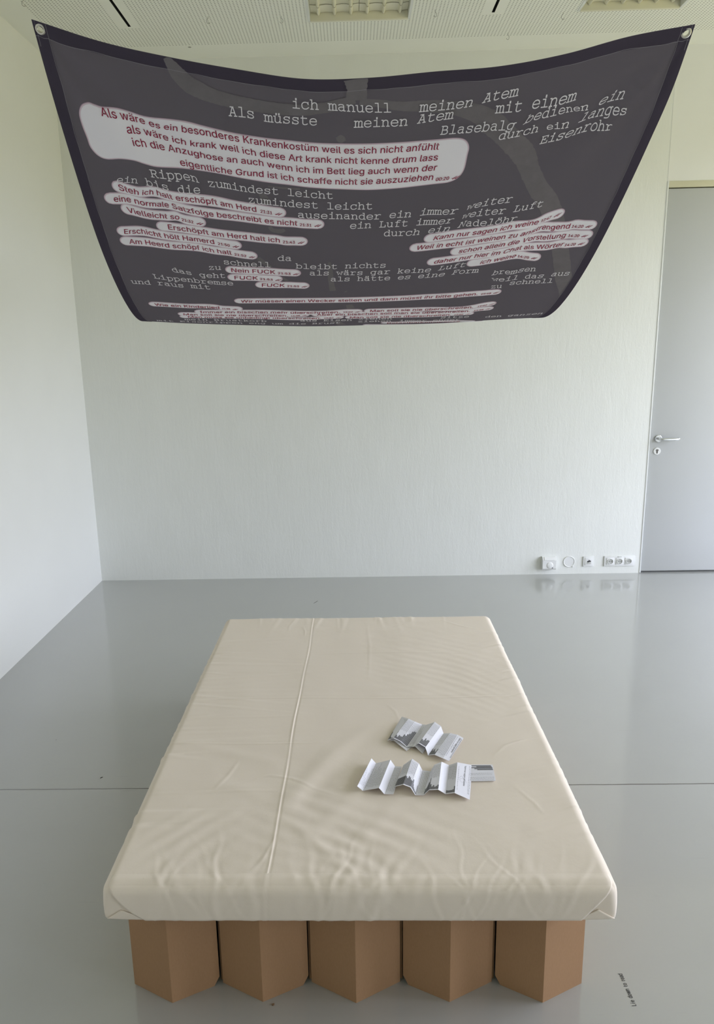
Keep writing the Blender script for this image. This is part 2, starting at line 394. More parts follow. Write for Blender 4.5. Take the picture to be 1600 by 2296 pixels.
# ------------------------------------------------------------------ bed: folded cardboard frame
BX, BY, BROT, BTOP, BBOT = -.0084, 1.7264, -.007, .4413, .3307
CB, SB = math.cos(BROT), math.sin(BROT)
def bedw(P):
    P = np.asarray(P, float); return np.stack([BX+P[..., 0]*CB-P[..., 1]*SB, BY+P[..., 0]*SB+P[..., 1]*CB, P[..., 2]], -1)
frame = thing('cardboard_bed_frame', 'brown folded cardboard bed frame standing under the cream mattress', 'bed frame', (BX, BY+1.0, 0))
TH = .0065
peaks = [(-.555, 1.781), (-.290, 1.784), (-.018, 1.779), (.2525, 1.782), (.520, 1.779)]
valls = [(-.685, 1.848), (-.4225, 1.851), (-.156, 1.853), (.1175, 1.853), (.3905, 1.852), (.651, 1.845)]
ZT = BBOT-.0015
def panel(b, A, B, prof):
    """board between floor points A and B; prof: outline in (fraction, z)"""
    A = np.array([*A, 0.]); B = np.array([*B, 0.]); d = B-A; n = np.array([-d[1], d[0], 0]); n /= np.linalg.norm(n); L = np.linalg.norm(d)
    b.prism([A+d*(s/L)+np.array([0, 0, z]) for s, z in prof], n*TH)
    return L
def edge_prof(L, lc, rc):
    """outline of one face, chamfer and step on the left (lc) or right (rc) edge"""
    p = []
    if lc: p += [(.021, 0)]
    else: p += [(0, 0)]
    if rc: p += [(L-.021, 0), (L-.004, .027), (L-.004, .245), (L-.0005, .249), (L-.0005, ZT)]
    else: p += [(L, 0), (L, ZT)]
    if lc: p += [(.0005, ZT), (.0005, .249), (.004, .245), (.004, .027)]
    else: p += [(0, ZT)]
    return p
for i, pk in enumerate(peaks):
    b = MB(); va, vb = valls[i], valls[i+1]
    va = (va[0]+(.004 if i > 0 else 0), va[1]); vb = (vb[0]-(.004 if i < 4 else 0), vb[1])
    if i in (0, 1): vb = (vb[0]+.003, vb[1]-.002)
    if i in (3, 4): va = (va[0]-.003, va[1]-.002)
    lc, rc = i in (3, 4), i in (0, 1)
    L1 = math.dist(va, pk); L2 = math.dist(pk, vb)
    panel(b, va, pk, edge_prof(L1, lc, False)); panel(b, pk, vb, edge_prof(L2, False, rc))
    b.build('folded_front_panel', M_CARD, frame, smooth=False)
for i, v in enumerate(valls):
    b = MB(); x = v[0]+(0.001 if i == 0 else -.0075 if i == 5 else -.003)
    y0 = v[1]+(.008 if i in (0, 5) else .012)
    b.box((x, y0, 0), (x+.0065, BY+1.93, ZT)); b.build('inner_board', M_CARD, frame, smooth=False)
for y in (BY+.75, BY+1.35):
    b = MB().box((valls[0][0]+.02, y, .05), (valls[5][0]-.02, y+.0065, ZT-.002)); b.build('cross_board', M_CARD, frame, smooth=False)

# ------------------------------------------------------------------ mattress wrapped in an unbleached cotton sheet
HW, LEN, RR = .700, 2.0, .030
rng = np.random.RandomState(4)
def vnoise(x, y, s, seed):
    """smooth value noise"""
    r = np.random.RandomState(seed).rand(64, 64); X = x/s+17.3; Y = y/s+9.1
    i = np.floor(X).astype(int); j = np.floor(Y).astype(int); fx = X-i; fy = Y-j; fx = fx*fx*(3-2*fx); fy = fy*fy*(3-2*fy)
    g = lambda a, c: r[a % 64, c % 64]
    return (g(i, j)*(1-fx)+g(i+1, j)*fx)*(1-fy)+(g(i, j+1)*(1-fx)+g(i+1, j+1)*fx)*fy-.5
def segdist(x, y, pts):
    d = np.full(x.shape, 9.0); tt = np.zeros(x.shape); n = len(pts)-1
    for k in range(n):
        ax, ay = pts[k]; bx, by = pts[k+1]; L = (bx-ax)**2+(by-ay)**2
        t = np.clip(((x-ax)*(bx-ax)+(y-ay)*(by-ay))/L, 0, 1); q = np.hypot(x-ax-t*(bx-ax), y-ay-t*(by-ay))
        m = q < d; d = np.where(m, q, d); tt = np.where(m, (k+t)/n, tt)
    return d, tt
G = lambda d, s: np.exp(-(d/s)**2)
CREASES = [  # local bed points (x, y), height, width
    ([(-.40, .47), (-.30, .52), (-.22, .50), (-.15, .45), (-.06, .40)], .0022, .005),
    ([(.47, .62), (.53, .70), (.60, .735), (.66, .75)], .0018, .005),
    ([(.12, 1.02), (.15, .96), (.16, .90)], .0014, .004),
    ([(.52, .44), (.56, .36), (.575, .31)], .0014, .004),
    ([(-.42, .60), (-.44, .52), (-.47, .44)], .0020, .006),
    ([(.44, 1.93), (.52, 1.85), (.60, 1.80)], .0018, .005),
    ([(.31, 1.94), (.24, 1.88), (.17, 1.84)], .0012, .005),
    ([(-.28, 1.86), (-.265, 1.80), (-.262, 1.74)], .0012, .005),
    ([(-.33, 1.95), (-.35, 1.86), (-.35, 1.80)], .0014, .005),
    ([(.05, 1.25), (.06, 1.6), (.05, 1.9)], .0009, .006),
    ([(-.30, .04), (-.27, .10), (-.245, .19)], .0016, .006),
]
PUCK = [(float(rng.uniform(-.62, .62)), float(rng.uniform(.04, .20)), float(rng.uniform(-.6, .6)), float(rng.uniform(.0006, .0022)), float(rng.uniform(.004, .013))) for _ in range(46)]
PUCKB = [(float(rng.uniform(-.6, .62)), float(rng.uniform(.05, .22)), float(rng.uniform(-.2, .2)), float(rng.uniform(.001, .0022)), float(rng.uniform(.006, .014))) for _ in range(16)]
PUCKL = [(float(rng.uniform(.12, 1.75)), float(rng.uniform(.10, .34)), float(rng.uniform(-.2, .25)), float(rng.uniform(.0012, .0032)), float(rng.uniform(.008, .016))) for _ in range(26)]
PUCKR = [(float(rng.uniform(.15, 1.8)), float(rng.uniform(.06, .20)), float(rng.uniform(-.6, -.15)), float(rng.uniform(.0008, .0018)), float(rng.uniform(.007, .013))) for _ in range(34)]
def wrinkle(x, y, z):
    """height of the sheet's folds; x, y on the mattress, y<0 and |x|>HW continue over the edge"""
    w = .0050*vnoise(x, y, .33, 1)+.0030*vnoise(x, y, .14, 2)+.0012*vnoise(x*1.0, y*1.0, .055, 3)
    # lengthwise fold line
    xc = -.252+.021*(y/2)+.003*np.sin(y*5.1)+.0012*np.sin(y*13.)
    d = x-xc; w = w+(np.where(d < 0, .0014*G(d, .0050)+.0008*G(d, .05), .0014*G(d, .0024)+.0008*G(d, .05))-.0010*G(d-.006, .004))*(.9+.9*vnoise(y*0, y, .17, 8))
    # crosswise fold lines
    for yc, a, sl, x0, x1 in ((1.075, .0018, .0, -.7, .7), (.735, .0026, .02, -.7, -.1), (.43, .0028, .015, -.7, -.24), (1.33, .0014, .02, -.7, -.25), (.28, .0014, .01, -.66, -.3), (.93, .0012, .01, -.7, -.2), (1.52, .0010, .0, -.2, .7)):
        dd = y-yc-sl*x-.006*np.sin(x*7+yc*9); e = np.clip((x-x0)/.05, 0, 1)*np.clip((x1-x)/.12, 0, 1)
        w = w+a*(G(dd, .0055)*.7+.7*G(dd-.02, .024))*e
    # broad diagonal drag folds from the middle towards the fold line
    for pts, a, s in (([(.06, .86), (-.06, .70), (-.19, .44), (-.235, .30)], .0060, .038), ([(.02, .66), (-.10, .50), (-.21, .30)], -.0045, .035), ([(.10, .60), (-.02, .38), (-.16, .20)], .0036, .032),
                      ([(.16, .45), (.06, .26), (-.06, .12)], .0030, .026), ([(-.62, .72), (-.44, .66), (-.28, .60)], .0038, .03), ([(-.66, .50), (-.46, .47), (-.28, .40)], .0032, .035),
                      ([(-.22, .28), (-.12, .17), (-.02, .05)], .0034, .02), ([(-.18, .36), (-.02, .2), (.1, .03)], -.0024, .02)):
        dd, tt = segdist(x, y, pts); w = w+a*G(dd, s)*np.sin(np.clip(tt, .02, .98)*PI)**.6
    # herringbone ripples at the foot end
    env = np.exp(-((x-.0)/.26)**2-((y-.27)/.22)**2); w = w+.0012*env*np.sin((x*.62+y)*88+11*vnoise(x, y, .24, 5))*(1+1.2*vnoise(x, y, .12, 15))
    env = np.exp(-((x-.45)/.3)**2-((y-1.35)/.4)**2); w = w+.0004*env*np.sin((x*.8+y*1.1)*86+10*vnoise(x, y, .25, 6))*(1+1.2*vnoise(x, y, .15, 16))
    env = np.exp(-((x+.5)/.16)**2-((y-.18)/.16)**2); w = w+.0011*env*np.sin((x*1.1-y)*75+4*vnoise(x, y, .2, 7))
    for pts, a, s in CREASES:
        dd, tt = segdist(x, y, pts); w = w+a*G(dd, s)*np.sin(np.clip(tt, .03, .97)*PI)**.5
    # puckers over the edges
    for px, ln, sl, a, s in PUCK:
        dx = x-px-sl*(y+.03)-.006*np.sin(y*40+px*30); w = w+.7*a*(G(dx, s)-.6*G(dx-1.6*s, s))*G(np.maximum(y, 0)/ln, 1)*np.where(y < -.05, .8, 1)
    for px, ln, sl, a, s in PUCKB:
        dx = x-px-sl*(LEN-y); w = w+a*(G(dx, s)-.5*G(dx-1.6*s, s))*G((LEN-y)/ln, 1)
    for py, ln, sl, a, s in PUCKL:
        dy = y-py-sl*(x+HW); w = w+a*(G(dy, s)-.5*G(dy-1.5*s, s))*G(np.maximum(x+HW, 0)/ln, 1)
    for py, ln, sl, a, s in PUCKR:
        dy = y-py-sl*(HW-x); w = w+a*(G(dy, s)-.5*G(dy-1.5*s, s))*G(np.maximum(HW-x, 0)/ln, 1)
    # calmer where the leaflets lie
    w = w*.72
    calm = np.exp(-(((x-.2)/.27)**4+((y-.58)/.34)**4)); return w*(1-.55*calm)
def rbox(P, wr=True, off=0.0):
    """push points of the plain box onto the rounded, wrinkled sheet"""
    P = np.array(P, float); k = np.clip((BTOP-P[:, 2])/.09, 0, 1); rh = RR*(1-k)+.013*k; rz = np.where(P[:, 2] < (BTOP+BBOT)/2, .007, RR)
    q = np.stack([np.clip(P[:, 0], -HW+rh, HW-rh), np.clip(P[:, 1], rh, LEN-rh), np.clip(P[:, 2], BBOT+.007, BTOP-RR)], 1)
    R3 = np.stack([rh, rh, rz], 1); d = (P-q)/R3; n = np.linalg.norm(d, axis=1); n = np.where(n < 1e-9, 1, n); nn = d/n[:, None]
    Q = q+nn*R3
    if wr:
        depth = np.clip(BTOP-P[:, 2], 0, .12)
        x = P[:, 0]; y = P[:, 1]
        w = wrinkle(x, np.where(y <= 1e-6, -depth, y), P[:, 2])
        side = (depth > 0)
        w = np.where(side, w*.9+.0035*np.sin(np.clip(depth/.11, 0, 1)*PI), w)
        w = np.where(P[:, 2] <= BBOT+1e-6, 0, w)
        Q = Q+nn*(w+off)[:, None]
    return Q
def grid_faces(nu, nv, base=0, flip=False):
    i, j = np.meshgrid(np.arange(nu-1), np.arange(nv-1), indexing='ij'); a = (base+i*nv+j).ravel()
    F = np.stack([a, a+nv, a+nv+1, a+1], 1); return F[:, ::-1] if flip else F
def sheet_mesh():
    us = np.unique(np.round(np.concatenate([np.linspace(-HW, HW, 264), np.arange(-.268, -.214, .0011)]), 5)); vs = np.unique(np.round(np.concatenate([np.linspace(0, LEN, 368), np.arange(1.060, 1.092, .0016), np.arange(.712, .752, .002)]), 5)); zs = np.linspace(BTOP, BBOT, 22)
    V = []; F = []; b = 0
    def put(A, B, fn, flip):
        nonlocal b
        a, c = np.meshgrid(A, B, indexing='ij'); P = np.stack(fn(a.ravel(), c.ravel()), -1); V.append(P); F.append(grid_faces(len(A), len(B), b, flip)); b += len(P)
    o = np.ones_like
    put(us, vs, lambda a, c: (a, c, o(a)*BTOP), False)
    put(us, zs, lambda a, c: (a, 0*a, c), True); put(us, zs, lambda a, c: (a, o(a)*LEN, c), False)
    put(vs, zs, lambda a, c: (-HW*o(a), a, c), False); put(vs, zs, lambda a, c: (HW*o(a), a, c), True)
    put(us[::6], vs[::6], lambda a, c: (a, c, o(a)*BBOT), True)
    P = rbox(np.concatenate(V)); return bedw(P), np.concatenate(F)
V, F = sheet_mesh()
mat_root = thing('mattress', 'mattress wrapped in a creased unbleached cotton sheet on the cardboard frame', 'mattress', (BX, BY+1.0, BBOT))
sh = mesh_obj('cotton_sheet', V, F, M_SHEET, mat_root, smooth=True)
_bm = bmesh.new(); _bm.from_mesh(sh.data); bmesh.ops.remove_doubles(_bm, verts=_bm.verts[:], dist=.0004); _bm.to_mesh(sh.data); _bm.free()
# the foot end is folded like a parcel: a flap over the front with slanting ends
def strip(xl, xr, y_top, off0, off1, nx=220, nb=46, z_end=None, thick=True):
    bs = np.linspace(0, 1, nb); V = []
    ze = (BBOT if z_end is None else z_end)
    for t in bs:
        Ltop = y_top; Lfr = BTOP-ze; s = t*(Ltop+Lfr)
        y, z = (Ltop-s, BTOP) if s < Ltop else (0.0, BTOP-(s-Ltop))
        k = max(0, (s-Ltop)/Lfr); off = off0+(off1-off0)*min(1, s/(Ltop+.02))
        X = np.linspace(xl(k), xr(k), nx); P = np.stack([X, np.full(nx, y), np.full(nx, z)], -1)
        V.append(rbox(P, True, off))
    return np.concatenate(V), grid_faces(nb, nx)
fl = pchip([0, .25, .55, .8, 1.0], [-.684, -.668, -.640, -.612, -.580]); fr = pchip([0, .2, .6, 1.0], [.690, .672, .636, .602])
lipl = lambda k: float(fl(k)); lipr = lambda k: float(fr(k))
V, F = strip(lipl, lipr, .075, -.0035, .0042, z_end=BBOT-.001)
fo = mesh_obj('front_flap', bedw(V), F, M_SHEET, mat_root, smooth=True)
md = fo.modifiers.new('cloth thickness', 'SOLIDIFY'); md.thickness = .0022; md.offset = 0
def corner(name, pts, off):
    """small triangular tuck on the front face; pts in (x, z)"""
    n = 14; V = []; A, B, C = [np.array(p) for p in pts]; idx = {}
    for i in range(n+1):
        for j in range(n+1-i):
            p = A+(B-A)*i/n+(C-A)*j/n; idx[i, j] = len(V); V.append((p[0], 0.0, p[1]))
    F = []
    for i in range(n):
        for j in range(n-i):
            F.append((idx[i, j], idx[i+1, j], idx[i, j+1]))
            if j < n-i-1: F.append((idx[i+1, j], idx[i+1, j+1], idx[i, j+1]))
    o = mesh_obj(name, bedw(rbox(np.array(V), True, off)), F, M_SHEET, mat_root, smooth=True)
    m = o.modifiers.new('cloth thickness', 'SOLIDIFY'); m.thickness = .002; m.offset = 0
corner('corner_tuck', [(.648, .3690), (.6935, BBOT+.0075), (.585, BBOT+.0015)], .0022)
corner('corner_tuck', [(-.650, .3670), (-.690, BBOT+.0075), (-.570, BBOT+.0015)], .0022)

# ------------------------------------------------------------------ letter shapes and print layout
GLYPH_DATA = """A|480|16 0,201 509,276 509,463 0,395 0,232 478,245 478,191 302,85 0;110 142,110 199,370 199,370 142
B|456|60 0,60 509,274 507,304 501,329 491,367 461,381 442,396 398,397 353,387 320,368 295,315 267,315 262,347 254,378 234,402 203,416 161,416 111,400 67,368 31,317 8,247 0;125 57,281 60,309 67,330 80,344 96,353 115,354 153,333 197,306 218,269 229,125 231;125 285,273 290,314 314,335 355,333 393,326 412,313 429,294 442,240 452,125 452
C|510|225 -3,186 7,150 25,119 49,92 79,70 115,53 157,44 203,40 254,44 305,53 352,70 393,92 429,119 459,150 484,186 501,225 512,267 516,317 511,383 485,419 456,448 418,467 373,473 348,408 348,389 395,344 437,300 453,267 456,237 453,209 445,184 432,161 414,141 391,125 364,113 332,103 254,113 177,125 145,141 117,161 94,184 76,210 63,267 53,330 65,369 90,397 128,408 160,473 160,459 112,420 53,363 13,293 -6
D|502|96 0,96 57,254 60,288 68,318 81,343 99,363 122,379 149,397 216,397 294,379 361,364 388,344 410,320 428,291 441,258 449,93 452,93 509,225 509,273 505,315 495,353 478,385 455,412 426,433 391,449 351,458 306,462 255,458 205,449 159,433 119,411 83,384 54,351 31,312 14,268 3;125 509,125 0,60 0,60 509
E|419|60 0,60 509,372 509,372 452,125 452,125 286,355 286,355 229,125 229,125 57,375 57,375 0
F|410|60 0,60 509,369 509,369 452,125 452,125 278,346 278,346 221,125 221,125 0
G|520|269 -7,225 -3,185 7,149 25,118 49,91 79,69 116,53 157,43 203,40 254,43 305,53 352,69 393,91 429,117 459,149 484,184 501,223 512,265 516,340 504,384 483,436 436,460 395,474 349,408 349,378 406,344 436,300 453,265 456,236 453,183 432,160 414,141 392,125 364,113 332,103 254,113 177,125 145,141 117,184 76,210 63,269 53,322 61,365 85,396 123,407 147,415 202,434 199,283 199,283 256,478 256,475 160,466 124,451 91,431 62,406 38,377 19,344 5,308 -4
H|517|60 0,60 509,125 509,125 289,392 289,392 509,457 509,457 0,392 0,392 232,125 232,125 0
I|300|31 0,31 57,118 57,118 452,31 452,31 509,269 509,269 452,183 452,183 57,269 57,269 0
J|396|185 -7,143 -2,106 11,75 33,52 63,38 100,33 173,98 173,100 117,108 93,122 74,139 61,160 53,185 50,209 53,230 61,248 74,261 93,269 117,272 145,272 509,336 509,336 145,332 100,318 63,294 33,263 11,227 -2
K|467|104 145,104 216,212 344,364 509,448 509,228 276;60 0,60 509,125 509,124 225,125 193,125 0;372 0,188 259,228 309,449 0
L|393|60 0,60 509,125 509,125 57,361 57,361 0
M|628|60 0,60 509,152 509,322 49,307 49,352 187,476 509,568 509,568 0,504 0,507 457,513 457,456 291,342 0,286 0,112 457,119 457,122 0
N|523|60 0,60 509,136 509,414 55,405 54,399 195,399 509,463 509,463 0,387 0,108 452,119 454,125 291,125 0
S|447|188 -7,128 9,102 23,64 60,42 109,38 137,104 137,114 102,136 76,166 59,224 49,286 60,317 79,338 106,346 139,340 168,310 197,245 222,145 253,112 269,86 289,67 313,56 341,52 372,54 400,62 425,92 468,138 498,195 514,259 514,316 498,360 468,390 427,401 378,337 378,332 402,320 421,302 437,280 449,225 459,167 448,139 430,121 405,115 376,122 345,155 315,212 293,312 264,359 238,395 198,407 161,406 112,399 87,370 43,349 25,294 0,261 -7
U|517|220 -6,186 2,154 15,126 33,103 55,71 108,60 173,60 509,124 509,126 155,141 113,169 80,208 59,232 53,285 53,331 68,364 95,377 113,391 155,393 509,457 509,457 173,446 108,433 80,391 33,363 15,332 2,297 -6
V|480|204 0,16 509,84 509,248 31,235 31,290 206,395 509,463 509,278 0
W|686|155 0,16 509,82 509,197 40,189 40,224 196,306 509,380 509,497 40,488 40,523 196,603 509,670 509,530 0,455 0,336 475,350 475,318 323,230 0
a|389|137 -7,94 5,60 29,38 63,30 108,36 146,53 174,92 200,265 235,276 257,267 297,240 322,196 331,149 322,110 292,100 274,41 291,64 331,95 358,153 380,223 382,271 369,300 350,322 320,335 278,337 0,277 0,277 52,272 52,242 16,199 -4;211 51,242 68,263 93,276 138,276 190,134 159,103 139,93 118,96 82,109 64,142 48,156 46
b|424|208 -7,172 4,123 50,118 59,112 59,112 0,53 0,53 509,114 509,114 319,118 319,158 364,188 379,229 384,259 382,287 374,313 361,354 320,370 293,388 227,388 151,370 84,355 57,336 34,313 16,260 -6;242 49,262 55,294 80,316 117,327 163,327 215,316 261,295 298,262 322,220 330,178 322,147 299,125 263,114 216,114 162,125 115,147 78,179 55,198 49
c|396|174 -5,144 3,117 16,72 58,56 85,44 116,34 187,44 260,56 291,72 318,117 360,144 374,174 382,226 384,291 364,330 335,362 277,303 262,278 304,231 328,184 328,145 310,118 278,102 236,96 187,108 117,130 80,163 55,207 46,253 55,292 89,304 117,363 102,331 43,292 12,244 -5
d|424|165 -6,111 16,89 34,70 57,43 116,36 151,36 227,43 261,70 320,112 361,137 374,165 382,218 383,253 373,306 319,311 319,311 509,372 509,372 0,313 0,313 59,307 59,266 12,236 -3,217 -7;226 49,263 65,290 95,306 138,312 189,300 263,278 299,246 322,205 330,162 322,130 298,108 261,96 189,102 139,118 97,145 66,162 55,182 49
e|404|177 -5,145 3,117 16,92 35,72 58,56 85,44 116,34 187,36 224,55 290,71 317,91 340,115 359,142 373,172 382,246 380,285 366,319 341,347 305,365 256,371 169,75 169,75 221,338 221,310 202,298 269,277 301,246 323,205 330,164 323,131 301,109 270,97 231,98 151,110 106,135 73,169 53,227 47,265 58,294 82,306 105,365 91,348 55,320 26,283 4,237 -7
f|254|228 379,228 327,6 327,6 379;81 0,82 452,96 486,120 510,169 529,243 521,227 468,195 474,164 468,147 449,142 419,142 0
g|425|156 -146,114 -132,82 -110,59 -84,51 -69,101 -41,142 -82,187 -96,236 -95,261 -87,282 -75,298 -58,308 -34,311 68,306 68,266 23,217 6,165 7,138 14,90 43,55 90,43 120,36 154,36 229,43 263,71 320,112 361,138 374,166 382,218 383,253 373,308 319,313 319,313 379,372 379,370 -40,363 -67,334 -109,291 -136,237 -149;227 61,264 75,290 103,307 142,311 219,300 264,279 299,247 322,205 330,163 322,130 298,109 262,98 218,98 167,109 123,131 88,163 66,183 61
h|410|114 0,53 0,53 509,114 509,114 287,102 287,132 344,152 362,200 382,252 383,295 369,328 340,341 321,355 271,357 0,296 0,296 235,286 286,273 304,256 318,235 326,192 328,147 308,126 283,115 248
i|167|53 0,53 379,114 379,114 0;73 444,47 463,41 483,47 504,73 522,95 522,121 504,125 472,105 448,95 444
k|381|110 137,110 212,121 212,284 379,360 379,184 199,177 199;53 0,53 509,114 509,114 0;294 0,148 186,191 229,372 0
l|189|112 0,91 8,74 20,62 37,55 59,53 509,114 509,114 83,120 62,135 53,170 54,181 3,147 -2
m|610|53 0,53 379,112 379,112 295,108 295,122 331,144 358,187 382,219 386,245 383,268 375,287 361,303 342,321 295,312 295,326 329,350 356,398 381,458 385,497 372,529 346,550 307,557 255,557 0,496 0,496 254,493 279,485 298,473 313,438 329,387 326,353 302,336 263,335 0,274 0,272 280,265 297,238 322,199 330,171 326,145 312,126 289,115 257,114 0
n|410|114 0,53 0,53 379,112 379,112 287,102 287,132 344,152 362,200 382,252 383,295 369,328 340,341 321,355 271,357 0,296 0,296 235,286 286,273 304,256 318,235 326,192 328,147 308,126 283,115 248
o|415|207 -8,174 -5,144 3,117 16,72 58,56 85,44 116,34 187,44 260,56 291,72 318,117 360,144 374,174 382,241 382,271 374,299 360,323 341,343 318,359 291,379 225,379 150,359 85,343 58,323 35,299 16,271 3,241 -5;207 46,252 55,285 80,307 117,318 163,318 212,307 258,285 296,252 321,231 328,184 328,145 310,118 278,102 236,96 187,108 117,130 80,163 55
p|424|53 -143,53 379,112 379,112 319,118 319,158 364,188 379,229 384,259 382,287 374,313 361,354 320,370 293,388 227,388 151,370 84,355 57,336 34,313 16,260 -6,208 -7,159 12,118 59,114 59,114 -143;242 49,262 55,294 80,316 117,327 163,327 215,316 261,295 298,262 322,220 330,178 322,147 299,125 263,114 216,114 162,125 115,147 78,179 55,198 49
r|259|53 0,53 379,112 379,112 321,137 354,171 377,243 384,241 323,174 321,135 296,119 269,114 237,114 0
s|365|157 -7,112 3,76 24,50 54,36 94,94 107,111 72,124 60,160 47,206 47,244 62,258 74,268 103,262 126,243 144,118 180,92 192,72 208,58 227,50 249,49 295,65 332,95 360,137 378,187 384,234 379,271 363,299 339,318 308,324 290,268 277,254 304,228 325,187 333,147 326,119 305,111 292,110 264,124 243,172 223,261 200,287 187,320 153,328 131,329 85,323 65,298 31,260 6,210 -7
t|227|204 379,204 327,6 327,6 379;65 471,126 471,127 83,136 61,156 51,202 54,213 2,168 -4,138 -1,113 7,92 21,77 41,68 64,65 93
u|410|158 -3,115 11,82 39,60 82,54 109,53 379,114 379,116 117,124 94,137 75,154 61,175 53,218 51,263 71,283 97,295 132,296 379,357 379,357 0,298 0,298 92,307 92,294 60,277 35,257 17,209 -3
v|389|163 0,17 379,84 379,206 21,184 21,224 155,305 379,371 379,226 0
w|567|138 0,23 379,87 379,175 41,165 41,206 214,252 379,316 379,402 41,391 41,480 379,545 379,429 0,368 0,277 338,291 338,199 0
x|379|21 0,171 218,171 171,29 379,100 379,207 206,175 206,233 306,282 379,352 379,209 169,209 214,358 0,287 0,173 182,205 182,148 85,91 0
y|389|47 -139,61 -86,104 -89,130 -74,151 -36,163 -1,17 379,84 379,206 21,184 21,224 155,305 379,371 379,187 -93,153 -128,125 -141
z|380|42 0,42 46,254 323,48 323,48 379,333 379,333 331,126 56,339 56,339 0
ä|389|137 -7,94 5,60 29,38 63,30 108,36 146,53 174,92 200,265 235,276 257,267 297,240 322,196 331,149 322,110 292,100 274,41 291,64 331,95 358,153 380,223 382,271 369,300 350,322 320,335 278,337 0,277 0,277 52,272 52,242 16,199 -4;211 51,242 68,263 93,276 138,276 190,134 159,103 139,93 118,96 82,109 64,142 48,156 46;251 444,226 463,222 494,241 518,272 522,290 512,300 494,300 472,290 455,272 444;107 444,82 463,78 494,97 518,128 522,146 512,158 483,146 455,128 444
ö|415|207 -8,174 -5,144 3,117 16,72 58,56 85,44 116,34 187,44 260,56 291,72 318,117 360,144 374,174 382,241 382,271 374,299 360,323 341,343 318,359 291,379 225,379 150,359 85,343 58,323 35,299 16,271 3,241 -5;207 46,252 55,285 80,307 117,318 163,318 212,307 258,285 296,252 321,231 328,184 328,145 310,118 278,102 236,96 187,108 117,130 80,163 55;269 444,244 463,240 494,259 518,290 522,308 512,320 483,308 455,290 444;125 444,100 463,96 494,115 518,146 522,164 512,175 494,175 472,156 448,146 444
ü|410|158 -3,115 11,82 39,60 82,54 109,53 379,114 379,116 117,124 94,137 75,154 61,175 53,218 51,263 71,283 97,295 132,296 379,357 379,357 0,298 0,298 92,307 92,294 60,277 35,257 17,209 -3;266 444,242 463,236 483,248 512,266 522,287 522,305 512,316 494,316 472,297 448,287 444;123 444,104 455,94 472,94 494,104 512,123 522,144 522,162 512,172 494,172 472,162 455,144 444
0|453|227 -7,191 -3,158 7,130 24,105 48,85 77,69 113,57 155,50 202,50 306,57 353,69 395,85 431,106 461,130 484,159 502,191 512,227 516,262 512,295 502,323 484,348 461,368 431,384 395,396 353,403 306,403 202,396 155,384 113,368 77,348 48,323 24,295 7,263 -3;250 52,271 60,306 92,320 116,338 176,344 254,338 332,320 393,290 435,271 449,250 457,227 460,203 457,182 449,163 435,134 393,115 332,109 254,115 176,134 116,147 92,182 60,203 52
1|453|76 0,76 55,391 55,391 0;276 509,276 0,212 0,212 448,86 358,86 427,198 509
2|453|64 0,64 47,294 298,316 341,319 389,308 419,287 441,258 455,224 460,188 454,159 438,132 398,127 362,66 362,68 391,86 442,121 482,168 507,225 516,281 507,306 497,346 465,372 423,381 372,377 336,363 299,294 209,153 57,389 57,389 0
3|453|188 -5,133 10,108 22,70 57,48 104,44 132,109 132,118 100,137 76,165 59,219 50,258 55,291 69,315 93,328 125,328 163,316 196,292 223,275 234,229 246,157 248,157 299,288 448,288 452,70 452,70 509,372 509,372 461,211 278,211 289,279 286,308 276,333 262,354 244,371 222,391 173,390 116,383 90,354 45,309 12,251 -5
4|453|40 105,40 158,247 509,311 509,109 163,413 163,413 105;282 0,282 121,282 146,282 318,343 318,343 0
5|453|192 -5,140 11,99 41,71 82,63 105,60 130,122 130,130 102,160 68,188 54,241 51,276 64,304 89,322 122,328 162,321 203,303 237,275 262,238 275,184 273,139 255,128 246,67 253,96 509,366 509,366 452,151 452,136 301,178 325,229 334,274 328,313 311,345 285,370 251,386 210,391 163,381 102,369 76,332 32,309 15,282 3,253 -4
6|453|226 -7,168 3,119 31,84 74,66 130,65 187,80 239,112 302,252 509,322 509,151 261,145 261,184 302,235 314,265 312,316 295,355 262,370 240,387 187,387 127,368 73,333 30,310 14,257 -4;245 50,279 63,304 86,322 119,326 178,314 213,293 241,263 259,226 265,190 259,160 241,138 214,126 179,126 138,138 102,160 73,190 55,207 50
7|453|97 0,323 452,62 452,62 509,391 509,391 449,165 0
8|453|193 -5,136 11,111 25,74 62,54 109,53 156,65 195,87 228,117 252,153 267,129 276,109 289,80 330,70 380,79 429,90 450,124 485,170 508,226 516,282 508,328 485,361 450,373 429,382 380,372 330,343 289,300 265,335 252,365 228,395 176,401 135,391 84,362 42,317 11,259 -5;248 50,285 60,313 79,331 106,337 139,330 173,312 202,283 223,247 234,206 234,169 223,140 202,122 173,115 139,121 106,139 79,167 60,205 50;260 294,298 318,314 344,318 392,308 420,288 442,244 459,208 459,164 442,138 407,134 359,145 330,165 308,193 294,209 291
9|453|226 516,285 506,333 478,368 434,380 408,389 347,382 296,359 240,315 168,200 0,130 0,301 248,307 248,268 207,232 195,188 197,161 203,116 229,83 269,72 294,64 352,73 411,101 459,120 479,168 506;207 459,174 446,148 423,131 390,125 352,131 313,148 280,174 257,207 245,245 245,279 257,305 280,322 312,326 371,314 407,293 435,263 454,245 459
:|188|83 -3,55 18,51 53,63 73,83 85,107 85,128 73,140 53,140 29,128 9,107 -3;83 272,63 284,51 304,51 328,63 349,83 360,107 360,128 349,140 328,140 304,128 284,107 272
.|188|83 -3,55 18,51 53,63 73,83 85,107 85,128 73,140 53,140 29,128 9,107 -3
 |188|"""
